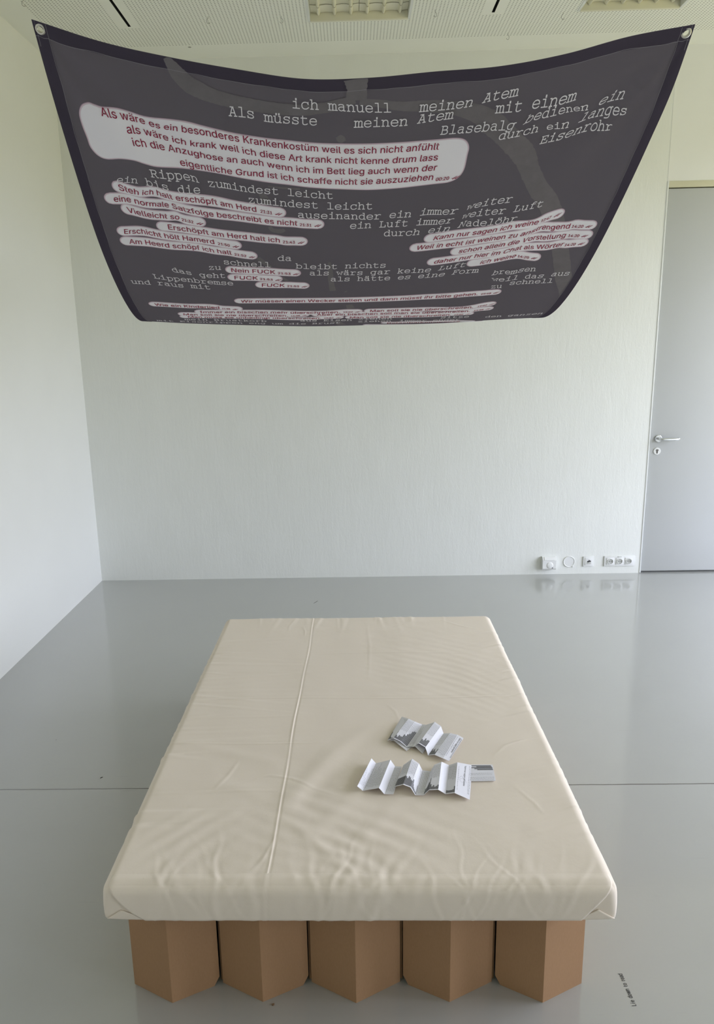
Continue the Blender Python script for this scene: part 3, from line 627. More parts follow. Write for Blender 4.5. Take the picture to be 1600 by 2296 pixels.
TYPE_DATA = """a|~110 380 180 425 290 432 390 410 425 330;425 330 425 0 510 0;~425 250 330 262 210 250 115 200 95 120 135 40 230 -8 340 20 425 90
b|40 610 125 610 125 0;40 0 125 0;~125 300 190 400 310 435 430 400 505 300 515 215 495 110 420 20 310 -8 190 25 125 120
c|~490 310 440 400 310 435 180 405 95 310 85 210 110 90 190 10 310 -10 420 20 510 95;490 430 490 300
d|370 610 460 610 460 0 550 0;~460 300 400 400 280 435 160 400 85 300 75 215 95 110 170 20 280 -8 400 25 460 120
e|85 220 515 220;~515 220 505 320 430 405 305 435 175 400 95 300 85 215 105 100 190 15 310 -10 420 10 510 70
f|180 0 450 0;270 0 270 480;~270 480 290 570 370 612 450 610 510 595;150 430 460 430
g|~450 300 390 400 280 435 160 400 85 310 78 225 95 125 165 40 280 10 390 45 450 130;535 430 450 430 450 -60;~450 -60 430 -130 360 -165 250 -165 160 -150
h|40 610 130 610 130 0;55 0 215 0;~130 290 210 400 320 435 420 400 460 300;460 300 460 0;385 0 545 0
i|140 430 310 430 310 0;110 0 510 0;310 555 310 615
k|60 610 140 610 140 0;60 0 220 0;140 170 420 430;340 430 510 430;250 272 450 0;370 0 540 0
l|130 610 310 610 310 0;100 0 520 0
m|10 430 85 430 85 0;10 0 155 0;~85 310 140 400 210 432 280 395 300 310;300 310 300 0;245 0 370 0;~300 310 350 400 420 432 500 395 515 310;515 310 515 0;455 0 590 0
n|50 430 135 430 135 0;60 0 215 0;~135 290 215 400 320 435 420 400 460 300;460 300 460 0;385 0 545 0
o|~300 435 180 405 95 310 80 212 95 115 180 20 300 -10 420 20 505 115 520 212 505 310 420 405 300 435
p|35 430 120 430 120 -160;35 -160 230 -160;~120 300 185 400 305 435 425 400 500 300 510 215 490 110 415 20 305 -8 185 25 120 120
r|80 430 205 430 205 0;80 0 400 0;~205 270 280 370 370 425 450 432 520 400
s|~480 340 430 410 310 437 180 415 125 340 170 260 300 228 430 195 490 115 440 25 310 -10 180 10 110 90;480 430 480 320;110 0 110 110
t|200 560 200 100;~200 100 225 20 310 -10 420 5 500 50;90 430 460 430
u|40 430 130 430 130 130;~130 130 170 30 270 -10 380 25 460 120;375 430 460 430 460 0 545 0
w|80 430 180 0 300 330 420 0 520 430;15 430 165 430;440 430 590 430
z|130 330 130 430 470 430 120 0 490 0 490 110
A|110 0 280 570;320 570 490 0;150 570 330 570;185 200 425 200;45 0 210 0;400 0 560 0
B|130 570 130 0;50 0 340 0;~340 0 470 40 510 150 460 260 340 305;130 305 340 305;~340 305 430 350 455 440 420 530 320 570;50 570 320 570
E|60 570 500 570 500 440;140 570 140 0;60 0 530 0 530 150;140 300 350 300;350 370 350 230
F|60 570 530 570 530 430;150 570 150 0;60 0 280 0;150 295 350 295;350 370 350 225
L|70 570 290 570;180 570 180 0;70 0 520 0 520 180
N|20 570 130 570;110 570 110 0;30 0 200 0;110 570 470 0 470 570;390 570 560 570
R|40 570 320 570;~320 570 430 540 470 430 420 320 310 280;310 280 130 280;130 570 130 0;45 0 230 0;~300 280 380 200 440 70 480 0;480 0 570 0
S|~480 450 430 540 310 580 180 550 120 460 165 360 300 300 440 240 495 150 445 35 310 -12 175 15 105 120;480 570 480 430;105 0 105 140"""
PRINT_DATA = """S|ich manuell|-0.2394 1.8971,-0.1272 1.8983,-0.0352 1.9035,0.0733 1.9087
S|Als müsste|-0.4404 1.9301,-0.3642 1.9290,-0.3291 1.9310,-0.2481 1.9287,-0.1625 1.9289
S|meinen Atem|0.1668 1.9133,0.2513 1.9130,0.3320 1.9095,0.3651 1.9054,0.4734 1.9007
S|meinen Atem|-0.0400 1.9351,0.0396 1.9360,0.1312 1.9383,0.1643 1.9365,0.2747 1.9313
S|mit einem|0.4155 1.9271,0.4985 1.9279,0.5341 1.9262,0.6024 1.9266,0.6691 1.9241
S|Blasebalg bedienen ein|0.2456 1.9642,0.3294 1.9626,0.4117 1.9609,0.4985 1.9596,0.5275 1.9516,0.5974 1.9469,0.6562 1.9477,0.7431 1.9603,0.7723 1.9548,0.8103 1.9493,0.8384 1.9468
S|durch ein langes|0.4445 1.9840,0.5094 1.9817,0.5714 1.9799,0.6080 1.9816,0.6902 1.9906,0.7167 1.9843,0.7764 1.9761,0.8185 1.9736,0.8687 1.9777
S|Eisenrohr|0.5997 2.0174,0.6706 2.0157,0.7195 2.0076,0.7402 2.0037,0.7864 2.0020,0.8380 2.0070
S|Rippen zumindest leicht|-0.7305 2.0929,-0.6851 2.0951,-0.5690 2.1015,-0.5422 2.1076,-0.4785 2.1083,-0.4086 2.1119,-0.2984 2.1110,-0.2605 2.1111,-0.0981 2.1181
S|ein bis die|-0.8626 2.1349,-0.8165 2.1258,-0.7779 2.1194,-0.7457 2.1193,-0.6819 2.1249,-0.6501 2.1294,-0.5697 2.1288
S|zumindest leicht|-0.4005 2.1431,-0.2836 2.1434,-0.1529 2.1462,-0.1155 2.1485,0.0481 2.1530
S|auseinander ein immer weiter|-0.2224 2.1757,-0.0706 2.1797,0.0878 2.1852,0.1226 2.1841,0.2026 2.1838,0.2401 2.1804,0.3746 2.1779,0.4025 2.1714,0.4725 2.1627,0.5621 2.1588
S|ein Luft immer weiter Luft|-0.0275 2.2126,0.0872 2.2125,0.1940 2.2133,0.2309 2.2119,0.3681 2.2053,0.3945 2.1982,0.4751 2.1921,0.5558 2.1916,0.5886 2.1895,0.6895 2.1860
S|durch ein Nadelöhr|0.1059 2.2436,0.2453 2.2437,0.2789 2.2402,0.3563 2.2339,0.3848 2.2264,0.4961 2.2261,0.6055 2.2210
S|da|-0.3028 2.3324,-0.2495 2.3306
S|schnell|-0.5204 2.3599,-0.4353 2.3641,-0.3348 2.3629
S|bleibt nichts|-0.2305 2.3625,-0.0658 2.3648,-0.0332 2.3638,0.1330 2.3670
S|zu|-0.5865 2.3898,-0.5372 2.3864
S|das geht|-0.7355 2.4104,-0.6615 2.4200,-0.6263 2.4259,-0.5250 2.4231
S|als wärs gar keine Luft|-0.1761 2.3933,-0.0640 2.3938,0.0784 2.3970,0.1950 2.3967,0.3279 2.3934,0.3619 2.3887,0.4609 2.3788
S|Lippenbremse|-0.8227 2.4491,-0.7597 2.4540,-0.6821 2.4543,-0.6144 2.4584,-0.4972 2.4597
S|als hätte es eine Form|-0.0884 2.4239,0.0238 2.4252,0.1592 2.4276,0.2788 2.4238,0.3844 2.4173,0.4170 2.4129,0.5252 2.4107
S|und raus mit|-0.9274 2.4884,-0.8423 2.4840,-0.8103 2.4829,-0.7084 2.4868,-0.6745 2.4866,-0.5977 2.4883
S|bremsen|0.5926 2.4310,0.6350 2.4279,0.6797 2.4354,0.7060 2.4300,0.7771 2.4319
S|weil das aus|0.6070 2.4605,0.6602 2.4690,0.7091 2.4657,0.7457 2.4656,0.8246 2.4693,0.8576 2.4653,0.9374 2.4660
S|zu|0.6122 2.5025,0.6601 2.5048
S|schnell|0.6904 2.4919,0.7879 2.4963,0.8818 2.4999
S|mein Brustkorb|-0.7657 2.7494,-0.5856 2.7412,-0.3806 2.7356
S|aus Eisen|-0.2196 2.7180,0.0234 2.7179
S|ziehen|0.0544 2.7092,0.2144 2.7171
S|Sitze|0.4488 2.7251,0.5858 2.7311
S|den ganzen|0.6722 2.7513,0.8116 2.7574,0.9475 2.7484
S|mit Eisenrippen eng um die Brust|-0.9074 2.7945,-0.6554 2.7803,-0.3833 2.7740,-0.0293 2.7549
S|ziehen|0.0555 2.7436,0.2153 2.7498
S|immer enger|0.2562 2.7496,0.5528 2.7663
G|Als wäre es ein besonderes Krankenkostüm weil es sich nicht anfühlt|-0.8506 1.9708,-0.8065 1.9741,-0.7269 1.9788,-0.6836 1.9810,-0.6285 1.9755,-0.5395 1.9735,-0.4364 1.9801,-0.3230 1.9854,-0.1743 1.9888,-0.0411 1.9966,0.0492 1.9989,0.1352 2.0003,0.2466 1.9998
G|als wäre ich krank weil ich diese Art krank nicht kenne drum lass|-0.7801 2.0003,-0.7355 2.0020,-0.6589 2.0082,-0.5909 2.0085,-0.5053 2.0032,-0.4380 2.0050,-0.3808 2.0100,-0.2723 2.0148,-0.1264 2.0184,-0.0366 2.0228,0.0768 2.0271,0.1734 2.0281,0.2513 2.0270
G|ich die Anzughose an auch wenn ich im Bett lieg auch wenn der|-0.7694 2.0244,-0.7259 2.0273,-0.6609 2.0333,-0.5798 2.0346,-0.4909 2.0356,-0.4294 2.0349,-0.3558 2.0353,-0.2592 2.0422,-0.1507 2.0469,-0.0581 2.0507,0.0862 2.0539,0.1875 2.0551,0.2540 2.0536
G|eigentliche Grund ist ich schaffe nicht sie auszuziehen|-0.6221 2.0641,-0.5411 2.0676,-0.4561 2.0683,-0.3458 2.0658,-0.2859 2.0674,-0.2288 2.0710,-0.1104 2.0766,-0.0208 2.0802,0.0500 2.0806,0.1414 2.0810,0.2499 2.0792
T|00:20|0.2619 2.0829,0.3072 2.0808
O||-0.9295 1.9854,-0.9120 1.9628,-0.8881 1.9508,-0.8679 1.9519,-0.8467 1.9546,-0.7993 1.9554,-0.7610 1.9574,-0.7169 1.9587,-0.6491 1.9501,-0.5840 1.9485,-0.5186 1.9547,-0.4298 1.9628,-0.3407 1.9664,-0.2493 1.9668,-0.1396 1.9697,-0.0008 1.9738,0.1375 1.9766,0.2310 1.9759,0.2914 1.9739,0.3235 1.9764,0.3429 1.9852,0.3532 1.9995,0.3540 2.0177,0.3560 2.0510,0.3495 2.0694,0.3345 2.0820,0.3068 2.0899,0.2630 2.0925,0.1640 2.0977,0.0894 2.0988,0.0162 2.0980,-0.0841 2.0927,-0.1819 2.0877,-0.2507 2.0832,-0.3282 2.0811,-0.3959 2.0783,-0.4904 2.0734,-0.5618 2.0727,-0.6330 2.0716,-0.7042 2.0700,-0.7449 2.0643,-0.7807 2.0593,-0.8192 2.0644,-0.8699 2.0794,-0.9015 2.0765,-0.9223 2.0577,-0.9263 2.0355,-0.9312 2.0093
B||-0.8845 2.1521,-0.8582 2.1531,-0.7949 2.1553,-0.7336 2.1432,-0.6742 2.1506,-0.6050 2.1543,-0.5176 2.1575,-0.4462 2.1645,-0.3738 2.1687,-0.3593 2.1696,-0.3172 2.1720,-0.2650 2.1727
H|Steh ich halt erschöpft am Herd|-0.8582 2.1531,-0.7949 2.1553,-0.7336 2.1432,-0.6742 2.1506,-0.6050 2.1543,-0.5176 2.1575,-0.4462 2.1645,-0.3738 2.1687
T|21:31|-0.3593 2.1696,-0.3172 2.1720
B||-0.9243 2.1864,-0.8886 2.1847,-0.8269 2.1818,-0.7878 2.1838,-0.6916 2.1763,-0.6118 2.1872,-0.5428 2.1926,-0.4499 2.1954,-0.3648 2.1997,-0.3054 2.2020,-0.2274 2.2022,-0.2157 2.2033,-0.1724 2.2046,-0.1238 2.2061
H|eine normale Satzfolge beschreibt es nicht|-0.8886 2.1847,-0.8269 2.1818,-0.7878 2.1838,-0.6916 2.1763,-0.6118 2.1872,-0.5428 2.1926,-0.4499 2.1954,-0.3648 2.1997,-0.3054 2.2020,-0.2274 2.2022
T|21:31|-0.2157 2.2033,-0.1724 2.2046
B||-0.8735 2.2101,-0.8463 2.2112,-0.7816 2.2169,-0.7089 2.2130,-0.6626 2.2108,-0.6535 2.2143,-0.6119 2.2194,-0.5644 2.2219
H|Vielleicht so|-0.8463 2.2112,-0.7816 2.2169,-0.7089 2.2130,-0.6626 2.2108
T|21:32|-0.6535 2.2143,-0.6119 2.2194
B||-0.7565 2.2499,-0.7111 2.2477,-0.6412 2.2484,-0.5632 2.2529,-0.5065 2.2568,-0.4204 2.2593,-0.3525 2.2622,-0.2928 2.2632,-0.2808 2.2649,-0.2345 2.2644,-0.1847 2.2641
H|Erschöpft am Herd halt ich|-0.7111 2.2477,-0.6412 2.2484,-0.5632 2.2529,-0.5065 2.2568,-0.4204 2.2593,-0.3525 2.2622,-0.2928 2.2632
T|21:43|-0.2808 2.2649,-0.2345 2.2644
B||-0.9141 2.2831,-0.8862 2.2800,-0.8151 2.2730,-0.7458 2.2779,-0.6752 2.2797,-0.6141 2.2800,-0.5449 2.2844,-0.5315 2.2860,-0.4875 2.2904,-0.4394 2.2923
H|Erschicht hölt Hamerd|-0.8862 2.2800,-0.8151 2.2730,-0.7458 2.2779,-0.6752 2.2797,-0.6141 2.2800,-0.5449 2.2844
T|21:50|-0.5315 2.2860,-0.4875 2.2904
B||-0.9138 2.3156,-0.8752 2.3123,-0.8143 2.3092,-0.7242 2.3120,-0.6082 2.3106,-0.5521 2.3167,-0.4847 2.3209,-0.4727 2.3228,-0.4276 2.3272,-0.3820 2.3288
H|Am Heerd schöpf ich halt|-0.8752 2.3123,-0.8143 2.3092,-0.7242 2.3120,-0.6082 2.3106,-0.5521 2.3167,-0.4847 2.3209
T|21:52|-0.4727 2.3228,-0.4276 2.3272
B||-0.5206 2.3956,-0.4951 2.3947,-0.4025 2.3943,-0.3187 2.3934,-0.3059 2.3937,-0.2548 2.3942,-0.2109 2.3944
H|Nein FUCK|-0.4951 2.3947,-0.4025 2.3943,-0.3187 2.3934
T|21:53|-0.3059 2.3937,-0.2548 2.3942
B||-0.5170 2.4309,-0.4873 2.4294,-0.3928 2.4260,-0.3817 2.4264,-0.3300 2.4266,-0.2874 2.4259
H|FUCK|-0.4873 2.4294,-0.3928 2.4260
T|21:53|-0.3817 2.4264,-0.3300 2.4266
B||-0.4057 2.4623,-0.3774 2.4609,-0.2832 2.4566,-0.2700 2.4559,-0.2211 2.4564,-0.1758 2.4571
H|FUCK|-0.3774 2.4609,-0.2832 2.4566
T|21:53|-0.2700 2.4559,-0.2211 2.4564
B||0.2634 2.2685,0.3013 2.2665,0.3775 2.2585,0.4428 2.2561,0.5453 2.2509,0.5989 2.2461,0.7002 2.2442,0.7103 2.2399,0.7446 2.2326,0.7941 2.2285
H|Kann nur sagen ich weine|0.3013 2.2665,0.3775 2.2585,0.4428 2.2561,0.5453 2.2509,0.5989 2.2461,0.7002 2.2442
T|12:47|0.7103 2.2399,0.7446 2.2326
B||0.2144 2.3007,0.2443 2.3000,0.3575 2.2921,0.4256 2.2892,0.4840 2.2843,0.5882 2.2798,0.6372 2.2788,0.6843 2.2738,0.7138 2.2656,0.7702 2.2699,0.8380 2.2715,0.8458 2.2697,0.8914 2.2724,0.9466 2.2762
H|Weil in echt ist weinen zu anstrengend|0.2443 2.3000,0.3575 2.2921,0.4256 2.2892,0.4840 2.2843,0.5882 2.2798,0.6372 2.2788,0.6843 2.2738,0.7138 2.2656,0.7702 2.2699,0.8380 2.2715
T|14:20|0.8458 2.2697,0.8914 2.2724
B||0.3819 2.3215,0.4175 2.3205,0.5086 2.3139,0.5995 2.3080,0.6551 2.3041,0.7184 2.2982,0.7598 2.3028,0.8360 2.3014,0.8481 2.3007,0.8932 2.3045,0.9497 2.3090
H|schon allein die Vorstellung|0.4175 2.3205,0.5086 2.3139,0.5995 2.3080,0.6551 2.3041,0.7184 2.2982,0.7598 2.3028,0.8360 2.3014
T|14:20|0.8481 2.3007,0.8932 2.3045
B||0.2980 2.3608,0.3286 2.3593,0.4159 2.3514,0.4759 2.3454,0.5438 2.3419,0.6025 2.3384,0.6641 2.3295,0.7236 2.3332,0.7820 2.3378,0.8417 2.3335,0.8516 2.3350,0.8951 2.3348,0.9469 2.3361
H|daher nur hier im Chat als Wörter|0.3286 2.3593,0.4159 2.3514,0.4759 2.3454,0.5438 2.3419,0.6025 2.3384,0.6641 2.3295,0.7236 2.3332,0.7820 2.3378,0.8417 2.3335
T|14:20|0.8516 2.3350,0.8951 2.3348
B||0.4655 2.3758,0.5221 2.3739,0.5773 2.3683,0.6601 2.3593,0.6713 2.3597,0.7227 2.3724,0.7753 2.3823
H|ich weine|0.5221 2.3739,0.5773 2.3683,0.6601 2.3593
T|14:20|0.6713 2.3597,0.7227 2.3724
B||-0.5086 2.5652,-0.4769 2.5629,-0.1639 2.5450,-0.0458 2.5457,0.0649 2.5466,0.2294 2.5470,0.3357 2.5427,0.4486 2.5414,0.5654 2.5394,0.5814 2.5397,0.6249 2.5388,0.6716 2.5412
H|Wir müssen einen Wecker stellen und dann müsst ihr bitte gehen.|-0.4769 2.5629,-0.1639 2.5450,-0.0458 2.5457,0.0649 2.5466,0.2294 2.5470,0.3357 2.5427,0.4486 2.5414,0.5654 2.5394
T|19:48|0.5814 2.5397,0.6249 2.5388
B||-0.8974 2.6218,-0.8670 2.6195,-0.7257 2.6179,-0.5819 2.6168,-0.5704 2.6195,-0.5345 2.6205,-0.4762 2.6200
H|Wie ein Kinderlied|-0.8670 2.6195,-0.7257 2.6179,-0.5819 2.6168
T|11:58|-0.5704 2.6195,-0.5345 2.6205
B||-0.7036 2.6629,-0.6767 2.6607,-0.3672 2.6404,-0.0387 2.6340,-0.0225 2.6323,0.0205 2.6324,0.0678 2.6340
H|Immer ein bisschen mehr überschreiten.|-0.6767 2.6607,-0.3672 2.6404,-0.0387 2.6340
T|19:02|-0.0225 2.6323,0.0205 2.6324
B||0.0697 2.6324,0.1006 2.6335,0.3498 2.6346,0.5754 2.6350,0.5944 2.6297,0.6353 2.6222,0.6781 2.6208
H|Man soll sie nie überschreiten.|0.1006 2.6335,0.3498 2.6346,0.5754 2.6350
T|19:02|0.5944 2.6297,0.6353 2.6222
B||-0.7859 2.6932,-0.7587 2.6907,-0.5350 2.6796,-0.2767 2.6665,-0.2622 2.6635,-0.2209 2.6597,-0.1756 2.6577
H|Man soll sie nie überschreiten.|-0.7587 2.6907,-0.5350 2.6796,-0.2767 2.6665
T|11:58|-0.2622 2.6635,-0.2209 2.6597
B||-0.1694 2.6555,-0.1406 2.6551,0.2096 2.6599,0.5711 2.6687,0.5888 2.6646,0.6313 2.6600,0.6797 2.6607
H|Aber ein bisschen soll man sie überschreiten.|-0.1406 2.6551,0.2096 2.6599,0.5711 2.6687
T|11:58|0.5888 2.6646,0.6313 2.6600
B||-0.7842 2.7208,-0.7439 2.7166,-0.4340 2.6987,-0.1233 2.6891,-0.1088 2.6861,-0.0650 2.6855,-0.0148 2.6864
H|Man muss sie unbedingt überschreiten.|-0.7439 2.7166,-0.4340 2.6987,-0.1233 2.6891
T|19:02|-0.1088 2.6861,-0.0650 2.6855
B||-0.0125 2.6890,0.0127 2.6896,0.2574 2.6953,0.4901 2.6953,0.5048 2.6946,0.5474 2.6953,0.5995 2.6991
H|Man soll sie nie überschreiten.|0.0127 2.6896,0.2574 2.6953,0.4901 2.6953
T|19:02|0.5048 2.6946,0.5474 2.6953
B||0.1685 2.7847,0.2015 2.7872,0.3835 2.7890,0.5652 2.8098,0.6494 2.8382
H|Belastbarkeitsgrenze|0.2015 2.7872,0.3835 2.7890,0.5652 2.8098
B||0.0851 2.8208,0.1259 2.8294,0.4003 2.8660,0.6486 2.8645,0.6939 2.8645
R|0.0071 0.0144 0.0207 0.023 0.021 0.0179 0.0169 0.0158 0.0147 0.0137 0.0137 0.0105|-0.6132 1.8443,-0.5993 1.8556,-0.5833 1.8699,-0.5599 1.8835,-0.5215 1.8929,-0.4683 1.9003,-0.3998 1.9034,-0.3165 1.9035,-0.2326 1.9018,-0.1483 1.8957,-0.0853 1.8878,-0.0437 1.8804
R|0.0287 0.0229 0.0252|-0.0418 1.8432,-0.0378 1.8626,-0.0394 1.8822
R|0.0084 0.0096 0.0118 0.0151 0.0174 0.0221 0.0291 0.0277 0.0295 0.027 0.0244 0.0251 0.0273 0.0247 0.0237 0.0247 0.0258 0.0222 0.0147|-0.0280 1.8859,0.0344 1.8914,0.1062 1.9003,0.1924 1.9052,0.2798 1.9124,0.3559 1.9265,0.4062 1.9460,0.4608 1.9726,0.5240 2.0151,0.5674 2.0501,0.5928 2.0781,0.6314 2.1126,0.7016 2.1731,0.7637 2.2362,0.8073 2.2978,0.8675 2.3880,0.9184 2.4745,0.9767 2.5679,0.9996 2.6657
R|0.0066 0.011 0.0066|-0.0922 1.9546,-0.0829 1.9619,-0.0736 1.9684
R|0.0048 0.0107 0.0108 0.0073|-0.3584 2.1126,-0.3464 2.1219,-0.3378 2.1368,-0.3320 2.1469
R|0.005 0.0076 0.0088 0.005|-0.3292 2.2130,-0.3164 2.2239,-0.2896 2.2253,-0.2727 2.2198
R|0.0041 0.0082 0.0084 0.0101|-0.0979 2.3387,-0.0921 2.3826,-0.0862 2.4308,-0.0764 2.4796
R|0.0066 0.0094 0.0041|-0.3820 2.3290,-0.3521 2.3533,-0.3250 2.3773
R|0.0069 0.0056|-0.2940 2.4112,-0.2670 2.4277
R|0.0029 0.0029|-0.0259 2.4890,-0.0149 2.4816
R|0.0105 0.0137|-0.0004 2.5718,0.0100 2.6032
R|0.0127 0.0165|-0.0529 2.7160,-0.0177 2.8004
R|0.0024 0.0035|-0.3289 2.0924,-0.2163 2.0930"""

# ------------------------------------------------------------------ lettering tools
GLYPHS = {}
for _l in GLYPH_DATA.split('\n'):
    _c, _w, _o = _l[0], *_l[2:].split('|')
    GLYPHS[_c] = (int(_w), [[tuple(map(int, p.split())) for p in lp.split(',')] for lp in _o.split(';')] if _o else [])
_tess = {}
def glyph_mesh(c):
    """triangles of one sans-serif letter, units of 1/1000"""
    if c not in _tess:
        loops = GLYPHS[c][1]
        if not loops: _tess[c] = ([], [])
        else:
            pts = [Vector((x, y)) for lp in loops for x, y in lp]; ed = []; n0 = 0
            for lp in loops: ed += [(n0+i, n0+(i+1) % len(lp)) for i in range(len(lp))]; n0 += len(lp)
            ve, _e, fa, *_r = delaunay_2d_cdt(pts, ed, [], 0, 1e-4); keep = []
            for f in fa:   # keep what lies inside the outline and outside its counters
                cx = sum(ve[i].x for i in f)/len(f); cy = sum(ve[i].y for i in f)/len(f); k = 0
                for lp in loops:
                    for i in range(len(lp)):
                        (xa, ya), (xb, yb) = lp[i], lp[(i+1) % len(lp)]
                        if (ya > cy) != (yb > cy) and cx < (xb-xa)*(cy-ya)/(yb-ya)+xa: k += 1
                if k % 2: keep.append(tuple(f))
            _tess[c] = ([(v.x, v.y) for v in ve], keep)
    return _tess[c]
# slab-serif typewriter letters drawn as pen strokes on a 600-wide cell ('~' = curved stroke)
TYPE = {}
for _l in TYPE_DATA.strip().split('\n'):
    _c, _s = _l[0], _l[2:]; _st = []
    for _q in _s.split(';'):
        cur = _q.startswith('~'); _n = [int(v) for v in _q.strip('~').split()]; P = list(zip(_n[0::2], _n[1::2]))
        _st.append(catmull(P, 4) if cur and len(P) > 2 else [np.array(p, float) for p in P])
    TYPE[_c] = _st
for _c, _b, _x in (('ä', 'a', 290), ('ö', 'o', 300), ('ü', 'u', 290)):
    TYPE[_c] = TYPE[_b]+[[np.array((_x-90., 545.)), np.array((_x-90., 605.))], [np.array((_x+90., 545.)), np.array((_x+90., 605.))]]
def ribbon2(P, w):
    """flat pen stroke of width w along 2D points"""
    P = [np.array(p, float) for p in P]; n = len(P); V = []
    for i in range(n):
        a = P[i]-P[i-1] if i > 0 else P[1]-P[0]; c = P[i+1]-P[i] if i < n-1 else a
        a = a/(np.linalg.norm(a)+1e-9); c = c/(np.linalg.norm(c)+1e-9); t = a+c; L = np.linalg.norm(t); t = t/L if L > .3 else c
        nn = np.array([-t[1], t[0]]); k = min(1.6, 1/max(.4, abs(np.dot(nn, np.array([-c[1], c[0]])))))
        p = P[i]-(t*w/2 if i == 0 else -t*w/2 if i == n-1 else 0)
        V += [p+nn*w/2*k, p-nn*w/2*k]
    return V, [(2*i, 2*i+1, 2*i+3, 2*i+2) for i in range(n-1)]
def type_mesh(c, w=66):
    V = []; F = []
    for st in TYPE.get(c, []):
        v, f = ribbon2(st, w*1.5 if (len(st) == 2 and abs(st[0][1]-st[1][1]) < 70 and st[0][0] == st[1][0]) else w); F += [tuple(len(V)+i for i in q) for q in f]; V += v
    return V, F

# ------------------------------------------------------------------ the printed banner slung over the bed
BAL = 0.06; V0, V1 = 1.843, 3.86
zE = pchip([1.843,1.937,2.057,2.133,2.218,2.32,2.431,2.537,2.63,2.716,2.79,2.87,2.98,3.15,3.4,3.62,3.86],
           [2.5665,2.470,2.3665,2.305,2.2395,2.167,2.0985,2.043,2.003,1.9745,1.959,1.9535,1.968,2.04,2.19,2.355,2.565])
cS = pchip([1.843,1.95,2.06,2.32,2.55,2.87,3.3,3.6,3.86],[.1155,.094,.076,.05,.036,.0245,.035,.06,.11])
xLe = pchip([1.843,1.937,2.057,2.32,2.716,3.0,3.4,3.86],[-.577,-.581,-.587,-.598,-.603,-.603,-.595,-.58])
xRe = pchip([1.843,1.937,2.057,2.32,2.716,3.0,3.4,3.86],[.900,.905,.904,.9,.897,.895,.9,.9])
fS = pchip([-1,-.8,-.6,-.4,-.2,0,.2,.4,.6,.8,1],[0,.375,.635,.84,1.0,.975,.86,.76,.54,.22,0])
def surf(u, V):
    l, r = xLe(V), xRe(V); x = (l+r)/2+u*(r-l)/2
    z = zE(V)-.0085*u-cS(V)*fS(u)
    for sg in (-1, 1):   # soft tension folds running from the hanging corners
        du = (1-sg*u)*.75; dv = (V-V0)*1.25; rr = np.sqrt(du*du+dv*dv)+1e-6; th = np.arctan2(dv, du)
        z = z+.006*np.exp(-((rr-.3)/.2)**2)*np.sin(th*11+(.6 if sg > 0 else 0))*np.clip(th*4, 0, 1)*np.clip((1.5708-th)*4, 0, 1)
    ca, sa = math.cos(BAL), math.sin(BAL)
    return np.stack([ca*x-sa*V, sa*x+ca*V, z], -1)
def surf_off(u, V, off):
    u = np.asarray(u, float); V = np.asarray(V, float); e = 1e-3
    a = surf(np.clip(u+e, -1.02, 1.02), V)-surf(np.clip(u-e, -1.02, 1.02), V); c = surf(u, V+e)-surf(u, V-e)
    n = np.cross(c, a); n /= np.linalg.norm(n, axis=-1, keepdims=True); n = np.where(n[..., 2:3] > 0, -n, n)
    return surf(u, V)+n*np.asarray(off)[..., None] if np.ndim(off) else surf(u, V)+n*off
_vs = np.linspace(V0, V1, 4001); _pz = zE(_vs)-.6*cS(_vs); _arc = np.concatenate([[0], np.cumsum(np.hypot(np.diff(_vs), np.diff(_pz)))])
def V2s(V): return np.interp(V, _vs, _arc)
def s2V(s): return np.interp(s, _arc, _vs)
HWB = .745   # half width of the cloth: u*HWB is metres across
UMAX, SMAX = 1.0, _arc[-1]
banner = thing('banner', 'large dark grey printed fabric banner sagging below the ceiling over the bed', 'banner', tuple(surf(np.array(0.), np.array(2.87))))
nu = 299; ns = int(round(SMAX/.005))+1
U = np.linspace(-1, 1, nu); Sg = np.linspace(0, SMAX, ns); du = 2*HWB/(nu-1)
gi = [(3, 3), (nu-4, 3), (3, ns-4), (nu-4, ns-4)]   # eyelet positions on the grid
uu, ss = np.meshgrid(U, Sg, indexing='ij')
for a, c in gi:      # round the cloth around each eyelet's hole
    for da in (-1, 0, 1):
        for dc in (-1, 0, 1):
            if da or dc:
                px_, py_ = da*du, dc*SMAX/(ns-1); k_ = .0071/math.hypot(px_, py_)
                uu[a+da, c+dc] = U[a]+px_*k_/HWB; ss[a+da, c+dc] = Sg[c]+py_*k_
CV = surf(uu.ravel(), s2V(ss.ravel())); CF = grid_faces(nu, ns)
fi, fj = np.meshgrid(np.arange(nu-1), np.arange(ns-1), indexing='ij'); fi = fi.ravel(); fj = fj.ravel()
holem = np.zeros(len(CF), bool)
for a, c in gi: holem |= ((fi == a) | (fi == a-1)) & ((fj == c) | (fj == c-1))
HEM = .031
cu = (fi+.5)*du; csn = (fj+.5)*(SMAX/(ns-1)); W_ = 2*HWB
hemm = ((cu < HEM) | (cu > W_-HEM) | (csn < HEM) | (csn > SMAX-HEM)) & ~holem
class Print:
    """flat print on the cloth: points in (metres across, metres along), lifted by a hair"""
    def __init__(s): s.V = []; s.F = []; s.M = []; s.O = []
    def add(s, pts, F, m, off):
        b = len(s.V); s.V += [tuple(p) for p in pts]; s.O += [off]*len(pts); s.F += [tuple(b+i for i in f) for f in F]; s.M += [m]*len(F)
    def done(s):
        P = np.array(s.V); return surf_off(P[:, 0]/HWB, s2V(P[:, 1]), np.array(s.O)), s.F, s.M
pr = Print()
def parse(t):
    P = np.array([[float(v) for v in q.split()] for q in t.split(',')]); return np.stack([P[:, 0]*HWB, V2s(P[:, 1])], 1)
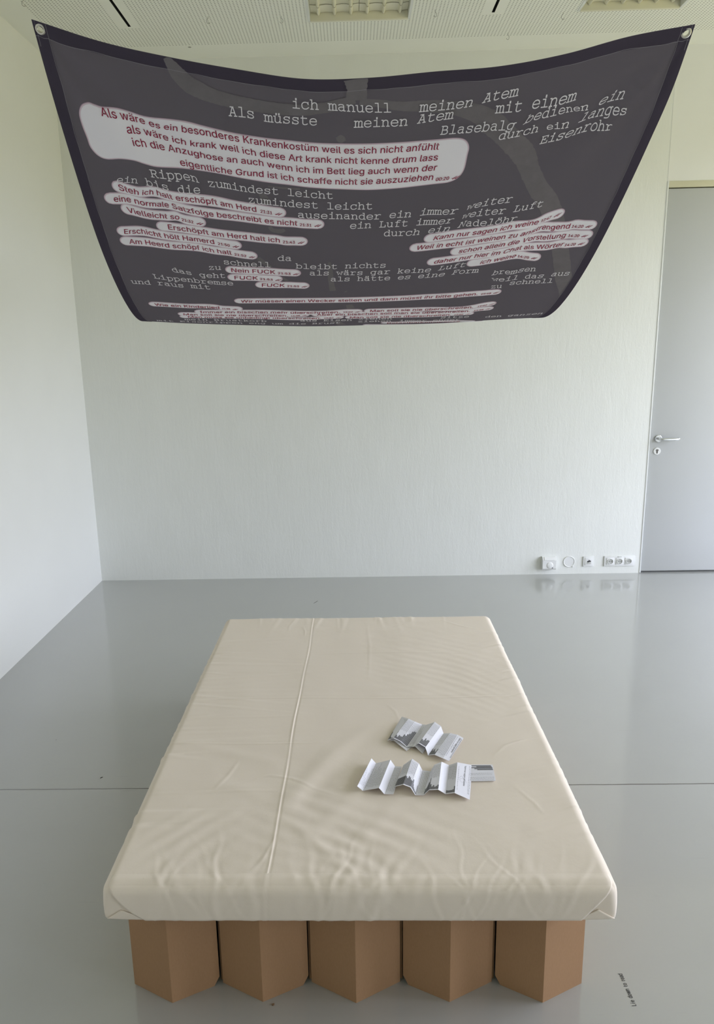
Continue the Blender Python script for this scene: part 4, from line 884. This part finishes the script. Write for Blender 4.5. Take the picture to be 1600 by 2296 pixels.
def base_curve(P):
    P = P[np.argsort(P[:, 0])]
    f = pchip(P[:, 0], P[:, 1]); x0, x1 = P[0, 0], P[-1, 0]
    s0 = (f(x0+1e-3)-f(x0))/1e-3; s1 = (f(x1)-f(x1-1e-3))/1e-3
    def g(x):
        x = np.asarray(x, float); y = f(np.clip(x, x0, x1)); return y+np.where(x < x0, (x-x0)*np.clip(s0, -.3, .3), 0)+np.where(x > x1, (x-x1)*np.clip(s1, -.3, .3), 0)
    return g, x0, x1
def lay(x, y, h, g, warp=1.0):
    """letter point (x across, y up in units of h) on the warped baseline"""
    x = np.asarray(x, float); y = np.asarray(y, float); m = -(g(x+.03)-g(x-.03))/.06
    lean = warp*np.clip(np.where(x > 0, 1.15, .75)*m, -.40, .40); k = 1-warp*.15*np.clip(np.abs(m)/.35, 0, 1)
    return np.stack([x+y*h*lean, g(x)-y*h*k], -1)
def text_sans(text, P, h, m, off, bold=4, warp=1.0):
    g, x0, x1 = base_curve(P); tot = sum(GLYPHS[c][0] for c in text)-2*55; k = (x1-x0)/tot; x = -55
    for c in text:
        V, F = glyph_mesh(c)
        if V:
            A = np.array(V)
            for e_ in (-1, 1): pr.add(lay(x0+(x+A[:, 0]+e_*bold)*k, (A[:, 1]+e_*bold*.4)/509., h, g, warp), F, m, off+(.0001 if e_ > 0 else 0))
        x += GLYPHS[c][0]
    return g, x0, x1
def text_type(text, P, h, m, off):
    g, x0, x1 = base_curve(P); k = (x1-x0)/(len(text)*600-100)
    for i, c in enumerate(text):
        V, F = type_mesh(c)
        if V:
            A = np.array(V); pr.add(lay(x0+(i*600-50+A[:, 0])*k, A[:, 1]/570., h, g), F, m, off)
def fill(loop, m, off, step=.013):
    """fill a closed outline with a fine net so that it follows the cloth"""
    L = [np.array(p) for p in loop]; n = len(L); A = np.array(L); pts = [Vector(p) for p in A]
    xs = np.arange(A[:, 0].min()+step, A[:, 0].max(), step); ys = np.arange(A[:, 1].min()+step*.6, A[:, 1].max(), step*.6)
    x1, y1 = A[:, 0], A[:, 1]; x2, y2 = np.roll(x1, -1), np.roll(y1, -1)
    for x in xs:
        for y in ys:
            c = (y1 > y) != (y2 > y)
            if (np.sum(c & (x < (x2-x1)*(y-y1)/(y2-y1+1e-12)+x1)) % 2) and np.min(np.hypot(x1-x, y1-y)) > step*.35: pts.append(Vector((x, y)))
    v, e, f, *_ = delaunay_2d_cdt(pts, [(i, (i+1) % n) for i in range(n)], [], 1, 1e-6)
    pr.add([(p.x, p.y) for p in v], [tuple(q) for q in f], m, off)
def inset(loop, d):
    A = np.array(loop); p, q = np.roll(A, 1, 0), np.roll(A, -1, 0); t = q-p; t /= np.linalg.norm(t, axis=1, keepdims=True)+1e-12
    nrm = np.stack([-t[:, 1], t[:, 0]], 1); ar = np.sum(A[:, 0]*np.roll(A[:, 1], -1)-np.roll(A[:, 0], -1)*A[:, 1])
    return A+nrm*d*(1 if ar > 0 else -1)
M_PINK = cloth_mat('pale_pink_printed_edge', (0.78, 0.67, 0.75), .03)
MAT = [M_CLOTH, M_BUB, M_MAUVE, M_RED, M_TYPE, M_BAND, M_PINK]
CAP, BUBH = .0210, .0395
def bubble(loop, lift):
    fill(loop, 2, .0006+lift); fill(inset(loop, .0014), 6, .0010+lift); fill(inset(loop, .0042), 1, .0014+lift)
nb = 0
for ln in PRINT_DATA.strip().split('\n'):
    k, t, q = ln.split('|'); P = parse(q)
    if k == 'S': text_type(t, P, .0225, 4, .0024)
    elif k == 'G': text_sans(t, P, .0208, 3, .0024)
    elif k == 'H': text_sans(t, P, .0200, 3, .0024)
    elif k == 'T':
        g, x0, x1 = text_sans(t, P, .0112, 3, .0024, 20, .15)
        for d in (.007, .014):
            v, f = ribbon2([(x1+d, .25), (x1+d+.004, 0), (x1+d+.013, .95)], .0)
            A = np.array([(x1+d, .3), (x1+d+.0035, 0), (x1+d+.0035, .35), (x1+d+.0125, 1.05), (x1+d+.0145, 1.05)])
            pr.add(lay(A[:, 0], A[:, 1], .0095, g, .15), [(0, 1, 2), (1, 4, 3, 2)], 3, .0025)
    elif k == 'O': bubble(catmull(P, 4, True), 0.0)
    elif k == 'B':
        g, x0, x1 = base_curve(P); hh = BUBH/2; up = []; dn = []
        if x1-x0 < .05: continue
        for i in range(61):
            a = i/60; x = x0+(x1-x0)*a; e = min(x-x0, x1-x); r = hh if e >= hh else math.sqrt(max(0, hh*hh-(hh-e)**2))
            c = float(g(x))-CAP*.45
            if 0 < i < 60: up.append((x, c-r)); dn.append((x, c+r))
            else: up.append((x, c))
        xs_end = []
        for sgn, xe in ((1, x0), (-1, x1)):   # rounder ends
            for a in (.04, .12, .3):
                x = xe+sgn*hh*a*1.0; r = math.sqrt(max(0, hh*hh-(hh-hh*a)**2)); c = float(g(x))-CAP*.45; xs_end.append((x, c-r, c+r))
        up += [(x, a) for x, a, c in xs_end]; dn += [(x, c) for x, a, c in xs_end]
        up.sort(); dn.sort(reverse=True)
        nb += 1; bubble(up+dn, .00002*(nb % 7))
    elif k == 'R':
        w = [float(v) for v in t.split()]; r_ = random.Random(len(q)); C = catmull(P, 8); n = len(C); up = []; dn = []; pa = pc = 0
        wid = np.interp(np.linspace(0, 1, n), np.linspace(0, 1, len(w)), w)
        for i in range(n):
            t_ = C[min(i+1, n-1)]-C[max(i-1, 0)]; t_ = t_/(np.linalg.norm(t_)+1e-9); nn = np.array([-t_[1], t_[0]])
            a, c = wid[i]*(1+.5*(r_.uniform(-.07, .07)+pa)), wid[i]*(1+.5*(r_.uniform(-.07, .07)+pc)); pa = r_.uniform(-.07, .07); pc = r_.uniform(-.07, .07); up.append(C[i]+nn*a); dn.append(C[i]-nn*c)
        nseg = 5; V = []
        for i in range(n):
            for j in range(nseg+1): V.append(up[i]+(dn[i]-up[i])*j/nseg)
        pr.add([(min(max(v[0], -HWB+.0005), HWB-.0005), max(v[1], .0005)) for v in V], [(i*(nseg+1)+j, i*(nseg+1)+j+1, (i+1)*(nseg+1)+j+1, (i+1)*(nseg+1)+j) for i in range(n-1) for j in range(nseg)], 5, .0016 if P[0, 1] < .05 else .0003)
PV, PF, PM = pr.done()
CFk = CF[~holem]
allV = np.concatenate([CV, PV]); allF = [tuple(f) for f in CFk]+[tuple(len(CV)+i for i in f) for f in PF]
cl = mesh_obj('printed_cloth', allV, allF, MAT, banner, [0]*len(CFk)+PM, smooth=True)
# double hem with its seam
HF = CF[hemm]; ids = np.unique(HF); remap = np.zeros(len(CV), int)-1; remap[ids] = np.arange(len(ids))
HV = surf_off(uu.ravel()[ids], s2V(ss.ravel()[ids]), .0010); HFl = [tuple(remap[list(f)]) for f in HF]; HMi = [0]*len(HFl)
def seam(p0, p1, amp, n=200, w=.00065):
    global HV, HFl, HMi
    p0 = np.array(p0); p1 = np.array(p1); d = p1-p0; L = np.linalg.norm(d); nn = np.array([-d[1], d[0]])/L; pts = []
    ph = p0[0]*7+p0[1]*3
    for i in range(n+1):
        a = i/n; pts.append(p0+d*a+nn*(amp*(math.sin(a*L*31+ph)+.6*math.sin(a*L*83+2*ph))))
    v, f = ribbon2(pts, w); A = np.array(v); q = surf_off(A[:, 0]/HWB, s2V(A[:, 1]), .0018); b = len(HV)
    HV = np.concatenate([HV, q]); HFl = HFl+[tuple(b+i for i in t) for t in f]; HMi = HMi+[1]*len(f)
e = HEM-.0015
seam((-HWB+e, e), (HWB-e, e), .0009); seam((-HWB+e, SMAX-e), (HWB-e, SMAX-e), .0009); seam((-HWB+e, e), (-HWB+e, SMAX-e), .0006); seam((HWB-e, e), (HWB-e, SMAX-e), .0006)
for sx in (-1, 1):
    seam((sx*(HWB-.006), .001), (sx*(HWB-.006), e+.02), .0002, 10); seam((sx*(HWB-.001), e), (sx*(HWB-e), e), .0002, 10); seam((sx*(HWB-e), .001), (sx*(HWB-e), e), .0002, 10)
mesh_obj('hem', HV, HFl, [M_HEM, M_THREAD], banner, HMi, smooth=True)
for a, c in gi:
    u_, v_ = U[a], float(s2V(Sg[c])); o = surf(np.array(u_), np.array(v_)); n_ = surf_off(np.array(u_), np.array(v_), 1.0)-o
    b = MB(); b.lathe([(.0066, -.003), (.0066, .0012), (.0070, .0026), (.0082, .0031), (.0098, .0029), (.0112, .0021), (.0118, .0008), (.0118, -.0012), (.0098, -.0027), (.0076, -.0031), (.0066, -.003)], o, n_, 36, cap=False)
    b.build('eyelet', M_METAL, banner)

# ------------------------------------------------------------------ folded leaflets on the sheet
Z0 = .0012
def leaflet(strips, rnd, title_panel=None, under=None):
    b = MB(); R_ = random.Random(rnd)
    def sheet(nodes, m=0, prints=True):
        P = [(np.array(a)+(0, 0, Z0), np.array(c)+(0, 0, Z0)) for a, c in nodes]
        for i in range(len(P)-1):
            (a, A), (c, C) = P[i], P[i+1]; nr = np.cross(c-a, A-a); nr /= np.linalg.norm(nr); nr = nr if nr[2] > 0 else -nr
            b.prism([a, c, C, A], -nr*.00035, 0)
            if not prints: 
                for k in range(5):
                    x = .15+.7*k/4; p = lambda s, t: a+(c-a)*s+(A-a)*t*(1-s)+(C-c)*t*s-nr*.0006
                    b.add([p(x, .03), p(x+.09, .03), p(x+.09, .4), p(x, .4)], [(0, 1, 2, 3)], 2)
                continue
            w = (np.linalg.norm(c-a)+np.linalg.norm(C-A))/2; h = np.linalg.norm(A-a)
            def q(s, t): return a*(1-s)*(1-t)+c*s*(1-t)+A*(1-s)*t+C*s*t+nr*.00022
            yield i, w, h, q
    def rect(q, s0, s1, t0, t1, m): b.add([q(s0, t0), q(s1, t0), q(s1, t1), q(s0, t1)], [(0, 1, 2, 3)], m)
    for nodes, kinds in strips:
        for i, w, h, q in sheet(nodes):
            k = kinds[i] if i < len(kinds) else 't'
            if k == '-': continue
            if k in 'tTbB':     # columns of small text running along the fold
                n = max(2, int(w/.0046)); lo = .44 if k in 'bB' else .08
                for j in range(n):
                    s = (j+.6)/(n+.4); t = lo+R_.random()*.05; end = .94 if k != 'T' else R_.uniform(.5, .95)
                    while t < end:
                        l = R_.uniform(.02, .09); rect(q, s, s+.0011/w, t, min(end, t+l), 2); t += l+.012
            if k in 'bB':       # bar silhouettes at the near edge
                n = max(2, int(w/.0042)); hs = R_.uniform(.15, .3)
                for j in range(n):
                    hs = min(.62, max(.10, hs+R_.uniform(-.09, .13))); hb = .34 if k == 'B' else hs
                    s = (j+.1)/n; rect(q, s, s+.88/n, .03, hb, 1); rect(q, s+.25/n, s+.65/n, hb, hb+.012, 1)
            if k == 'L':        # front page with the headline
                for j, s in enumerate((.12, .82, .9)):
                    t = .12
                    while t < .9:
                        l = R_.uniform(.02, .07); rect(q, s, s+.0012/w, t, t+l, 2); t += l+.015
                txt = 'Kann nur sagen ich weine'; tot = sum(GLYPHS[c][0] for c in txt); x = 0; H = .0062
                for c in txt:
                    V, F = glyph_mesh(c)
                    if V: b.add([q(.50+.0+(v[1]/509)*H/w, .93-.62*(x+v[0])/tot) for v in V], F, 3)
                    x += GLYPHS[c][0]
                v = catmull([(.2, .5), (.35, .58), (.55, .47), (.4, .40), (.25, .47), (.5, .52), (.7, .42)], 6)
                rv, rf = ribbon2([np.array((p[0]*w, p[1]*h)) for p in v], .0006); b.add([q(p[0]/w, p[1]/h) for p in rv], rf, 2)
    if under:
        for _ in sheet(under, 0, False): pass
    return b
MP = [M_PAPER, M_INK, M_INKL, M_BLACK]
def single(b, name, mats, label, cat, group=None):
    A = np.array(b.V); c = np.array([A[:, 0].mean(), A[:, 1].mean(), A[:, 2].min()]); b.V = [tuple(v) for v in A-c]
    o = b.build(name, mats, smooth=False); o.location = c; return props(o, label, cat, group)
def P2(s): return [tuple(tuple(float(v) for v in p.split()) for p in q.split(',')) for q in s.split(';')]
LA = P2('.1064 2.4542 .4473,.1708 2.6284 .4473;.1286 2.449 .4593,.1938 2.5896 .4593;.1528 2.4312 .4553,.2171 2.5751 .4553;.1725 2.4119 .4453,.2443 2.5707 .4453;.2005 2.411 .4493,.2592 2.5612 .4493;.2157 2.4024 .4653,.2897 2.5526 .4653;.2379 2.3853 .4593,.3105 2.5319 .4593;.2449 2.3557 .4453,.3166 2.5039 .4453;.2663 2.3457 .4533,.3397 2.4914 .4533;.2939 2.3238 .4523,.3659 2.4808 .4523;.3132 2.3159 .4473,.3853 2.4656 .4473')
LA2 = P2('.1156 2.4547 .4453,.1613 2.5641 .4453;.1293 2.4446 .4533,.1727 2.5454 .4533;.172 2.391 .4423,.2105 2.4952 .4423;.1895 2.4114 .4443,.2284 2.5113 .4443;.2025 2.3994 .4553,.2435 2.4958 .4553;.2269 2.3718 .4423,.2697 2.4705 .4423;.2397 2.3933 .4523,.2789 2.4805 .4523')
LB1 = P2('-.0058 2.1468 .4633,.0448 2.3101 .4633;.0121 2.1506 .4443,.0601 2.3107 .4443;.0644 2.1365 .4633,.1099 2.3007 .4633;.0814 2.1314 .4443,.1246 2.2911 .4443;.1105 2.125 .4483,.147 2.2823 .4483')
LB2 = P2('.117 2.1568 .4543,.1527 2.2814 .4543;.1434 2.1447 .4693,.1843 2.2959 .4693;.1665 2.1396 .4623,.2057 2.278 .4623;.1807 2.124 .4443,.2161 2.2659 .4443;.2062 2.1207 .4463,.2434 2.2557 .4463;.2247 2.1281 .4593,.2586 2.2751 .4593;.254 2.1247 .4633,.2836 2.2853 .4633;.2784 2.1272 .4453,.3104 2.2933 .4453;.3048 2.1119 .4593,.338 2.2874 .4593;.3509 2.098 .4443,.3906 2.2936 .4443')
single(leaflet([(LA, 'BbbTbb-btL')], 5, under=LA2), 'leaflet', MP, 'shorter tilted accordion leaflet lying behind the long one on the mattress', 'leaflet', 'zigzag folded printed leaflets')
single(leaflet([(LB1, 'TT-t'), (LB2, 'BbBtbb-bL')], 9), 'leaflet', MP, 'longest zigzag folded leaflet, nearest the foot end of the mattress', 'leaflet', 'zigzag folded printed leaflets')
b = MB(); q0 = np.array([[.3611, 2.2981], [.4547, 2.2972], [.4478, 2.203], [.3503, 2.2016]])
for k in range(5):
    z = .4413+Z0+.0008*k; sh_ = np.array([(.0012*k, -.0007*k)]*4); p = [np.array((*v, z)) for v in q0+sh_]; b.prism(p[::-1], (0, 0, .0006), 0)
zt = .4413+Z0+.0008*4+.0006+.0002
def qf(s, t): v = (q0[3]*(1-s)*(1-t)+q0[2]*s*(1-t)+q0[0]*(1-s)*t+q0[1]*s*t)+(.0048, -.0028); return (v[0], v[1], zt)
R_ = random.Random(2)
for j, (s0, s1) in enumerate(((.08, .93), (.40, .95), (.10, .97), (.32, .97), (.42, .98))):
    t = .95-j*.062; b.add([qf(s0, t-.05), qf(s1, t-.05), qf(s1, t), qf(s0, t)], [(0, 1, 2, 3)], 1)
for t in (.44, .36, .20, .13, .05):
    s = .06
    while s < .93:
        l = R_.uniform(.02, .09); b.add([qf(s, t), qf(s+l, t), qf(s+l, t+.014), qf(s, t+.014)], [(0, 1, 2, 3)], 2); s += l+.015
single(b, 'leaflet_stack', MP, 'flat folded leaflet tucked under the right end of the long leaflet', 'leaflet')

# ------------------------------------------------------------------ wall fittings near the floor
t = thing('surface_socket', 'white surface mounted socket box with sloping lid, leftmost fitting low on the wall', 'socket', (1.545, YB, .055))
x0, x1 = 1.494, 1.600
b = MB(); b.prism([(x0, YB-.001, .152), (x0, YB-.026, .152), (x0, YB-.046, .128), (x0, YB-.046, .060), (x0, YB-.038, .050), (x0, YB-.001, .050)][::-1], (x1-x0, 0, 0))
b.build('box', M_PLASTIC, t, smooth=False)
b = MB(); b.prism([(x0+.014, YB-.0282, .1505), (x1-.012, YB-.0282, .1505), (x1-.012, YB-.0452, .1302), (x0+.014, YB-.0452, .1302)], (0, -.002, .0016))
b.build('hinge_plate', M_PLASTIC, t, smooth=False)
b = MB()
dome = [(.0 if k == 8 else .027*math.cos(k/8*PI/2), .006*math.sin(k/8*PI/2)) for k in range(9)]
b.lathe(dome, ((x0+x1)/2+.004, YB-.0455, .088), (0, -1, 0), 32, cap=False); b.build('lid_bulge', M_PLASTIC, t)
MB().bbox((x1-.034, YB-.0475, .062), (x1-.024, YB-.045, .071), .001).build('latch', M_INK, t)
t = thing('blank_cover', 'round blank cover painted over like the wall, between two sockets', 'cover', (1.714, YB, .104))
b = MB(); b.lathe([(.0, 0), (.043, 0), (.0455, .0015), (.0455, .005), (.043, .007), (.0405, .0055), (.0395, .0035), (.0, .0035)], (1.714, YB, .104), (0, -1, 0), 48, cap=False); b.build('cover_disc', M_PLASTIC, t)
b = MB().bbox((1.741, YB-.006, .057), (1.752, YB-.0005, .068), .001); b.build('corner_tab', M_PLASTIC, t)
t = thing('data_socket', 'single white data socket with dark ports in its middle', 'socket', (1.866, YB, .06))
b = MB().bbox((1.825, YB-.0095, .062), (1.908, YB-.0003, .146), .003); b.build('frame', M_PLASTIC, t)
b = MB().bbox((1.8385, YB-.013, .0755), (1.8945, YB-.0095, .1325), .002); b.build('insert', M_PLASTIC, t)
b = MB(); b.bbox((1.856, YB-.0145, .099), (1.871, YB-.013, .110), .0006); b.bbox((1.868, YB-.0147, .102), (1.8845, YB-.013, .113), .0006); b.bbox((1.866, YB-.0148, .112), (1.874, YB-.013, .118), .0006); b.build('port', M_BLACK, t)
MB().bbox((1.853, YB-.0145, .086), (1.886, YB-.013, .098), .0006).build('port_label', M_PLASTIC2, t)
t = thing('triple_socket', 'white triple power socket strip low on the wall beside the door', 'socket', (2.113, YB, .06))
b = MB().bbox((1.992, YB-.0095, .0615), (2.236, YB-.0003, .1465), .003); b.build('frame', M_PLASTIC, t)
for k, cx in enumerate((2.040, 2.114, 2.187)):
    c = (cx, YB-.0095, .104)
    b = MB().bbox((cx-.029, YB-.0135, .075), (cx+.029, YB-.0095, .133), .002); ins = b.build('socket_insert', M_PLASTIC, t)
    b = MB(); b.lathe([(.0, .0003), (.0195, .0003), (.0195, .0052), (.0215, .0052), (.0215, .0003)], (cx, YB-.0133, .104), (0, -1, 0), 32, m=0, cap=False)
    b.lathe([(.0, 0), (.019, 0), (.019, .0012), (.0, .0012)], (cx, YB-.0133, .104), (0, -1, 0), 32, m=1, cap=False)
    for dx in (-.0095, .0095): b.lathe([(.0, 0), (.0032, 0), (.0032, .0006), (.0, .0006)], (cx+dx, YB-.0145, .104), (0, -1, 0), 14, m=2, cap=False)
    b.lathe([(.0, 0), (.0022, 0), (.0022, .0006), (.0, .0006)], (cx, YB-.0145, .104), (0, -1, 0), 12, m=2, cap=False)
    for dz in (-.0175, .0150): b.box((cx-.0028, YB-.0152, .104+dz), (cx+.0028, YB-.0143, .1065+dz), 2)
    b.build('socket_well', [M_PLASTIC, M_PLASTIC2, M_BLACK], ins)
MB().bbox((2.098, YB-.0125, .1365), (2.128, YB-.0093, .1425), .0008).build('label_strip', M_PLASTIC2, t)

# ------------------------------------------------------------------ ceiling lamps in their troughs
def lamp(x0, x1, y0, y1, label):
    t = thing('ceiling_lamp', label, 'ceiling lamp', ((x0+x1)/2, (y0+y1)/2, HC), 'recessed ceiling lamps with ribbed covers'); Z = HC; D = .042
    for xa, xb in ((x0, x0+.016), (x1-.016, x1)): MB().box((xa, y0, Z-.003), (xb, y1, Z+D+.03)).build('side_rail', M_LAMP2, t, smooth=False)
    for ya, yb in ((y1-.022, y1), (y0, y0+.022)): MB().bbox((x0+.016, ya, Z-.006), (x1-.016, yb, Z+D+.03), .003).build('end_rail', M_LAMP, t)
    b = MB().box((x0, y0, Z+D+.03), (x1, y1, Z+D+.034)); b.build('back_plate', M_LAMP, t, smooth=False)
    X0, X1, Y0, Y1 = x0+.017, x1-.017, y0+.023, y1-.023; xm = (X0+X1)/2; n = 6; pitch = (X1-X0)/n
    def prof(x):
        p = (x-X0)/pitch; q = abs(p-round(p*1-.5)-.5)*pitch; base = .004*math.cos((x-X0)/pitch*2*PI)
        d = abs(((x-X0)/pitch) % 1-.5)*pitch
        return Z+D-.002+base*.5-(.016*math.sqrt(max(0, 1-(d/.0105)**2)) if d < .0105 else 0)
    for xa, xb in ((X0, xm-.0012), (xm+.0012, X1)):
        for ya, yb in ((Y1-.105, Y1), (Y1-.113-.62, Y1-.113), (Y0, Y1-.741)):
            if yb-ya < .02: continue
            b = MB(); N_ = 90; xs = np.linspace(xa, xb, N_); V = []
            sag = .004
            for y, dz in ((ya, 0.0), (ya+.006, -.002), (yb-.006, -.002), (yb, 0.0)): V += [(x, y, prof(x)+dz) for x in xs]
            top = len(V); 
            F = [(r*N_+i, (r+1)*N_+i, (r+1)*N_+i+1, r*N_+i+1) for r in range(3) for i in range(N_-1)]
            b.add(V, F); o = b.build('ribbed_cover', M_LAMP, t); md = o.modifiers.new('plate thickness', 'SOLIDIFY'); md.thickness = .003
lamp(*FX[0], 'recessed ceiling lamp with ribbed cream cover, left of the two at the top')
lamp(*FX[1], 'recessed ceiling lamp with ribbed cream cover, nearest the top right corner')
# wire hooks in the ceiling
def hook(x, y, rot, flip, label):
    b = MB(); r = .0013; pts = [(0, 0, .004), (0, 0, -.010)]
    for k in range(1, 12):
        a = -PI/2+k/11*PI*1.35; pts.append((.0105*math.cos(a)*1.0, 0, -.024-.0135*math.sin(a)*1.0 if False else -.0255+.0135*math.sin(-a)))
    ca, sa = math.cos(rot), math.sin(rot); P = [(x+p[0]*flip*ca, y+p[0]*flip*sa, HC+p[2]) for p in pts]
    b.tube(P, r, 8); c = np.array((x, y, HC)); b.V = [tuple(np.array(v)-c) for v in b.V]; o = b.build('ceiling_hook', M_HOOK); o.location = c
    props(o, label, 'hook', 'wire hooks in the ceiling')
for (x, y, f, lab) in ((-.8413, 5.0589, -1, 'small wire hook in the ceiling right of the long dark slot on the left'), (-.3975, 5.0845, 1, 'small wire hook in the ceiling just left of the middle lamp'),
                       (.5379, 5.0631, 1, 'small wire hook in the ceiling just right of the middle lamp'), (1.3344, 5.1579, -1, 'small wire hook beside the left end of the right lamp'),
                       (1.0553, 5.4509, 1, 'small wire hook close to the back wall, between the two lamps'), (-1.8402, 4.7466, -1, 'small wire hook in the top left corner of the ceiling')):
    hook(x, y, .35, f, lab)

# ------------------------------------------------------------------ lettering and bits on the floor
A0, A1 = np.array((.7845, 1.7665)), np.array((.7825, 1.879)); txt = 'Lie down to read'; tot = sum(max(GLYPHS[c][0], 360) if c != ' ' else 330 for c in txt)
d = (A1-A0); L = np.linalg.norm(d); d /= L; nl = np.array((-d[1], d[0])); H = .0132; x = 0; b = MB()
for c in txt:
    w = 330 if c == ' ' else max(GLYPHS[c][0], 360); V, F = glyph_mesh(c); ox = (w-GLYPHS[c][0])/2
    for e_ in (-15, 0, 15):
        if V: b.add([(*(A0+d*((x+ox+v[0]*1.0+e_)/tot*L)+nl*(v[1]/509*H)), .0004+(.0001*(e_+15)/15)) for v in V], F, 0)
    x += w
single(b, 'floor_lettering', [M_BLACK], 'small black words Lie down to read stuck on the floor beside the bed', 'lettering')
M_CRUMB = plain('brown_crumb', (0.20, 0.13, 0.08), .8); M_CHIP = plain('dark_chip', (0.05, 0.045, 0.04), .7)
def bit(name, x, y, pts, h, m, label):
    b = MB(); b.prism([(x+p[0], y+p[1], .0) for p in pts], (0, 0, h)); single(b, name, [m], label, 'debris')
bit('crumb', -.260, 1.774, [(-.004, -.002), (.001, -.004), (.004, 0), (.003, .004), (-.001, .0015), (-.003, .003)], .003, M_CRUMB, 'tiny brown crumb on the floor in front of the cardboard frame')
bit('chip', -1.146, 2.932, [(-.004, -.003), (.004, .002), (.005, .005), (-.001, .002)], .002, M_CHIP, 'tiny dark chip on the floor left of the bed, behind the joint')
bit('fibre', -.291, 5.163, [(-.02, -.03), (-.008, -.012), (.006, .012), (.008, .034), (.003, .014), (-.011, -.010)], .001, M_CHIP, 'short dark fibre on the floor behind the bed')
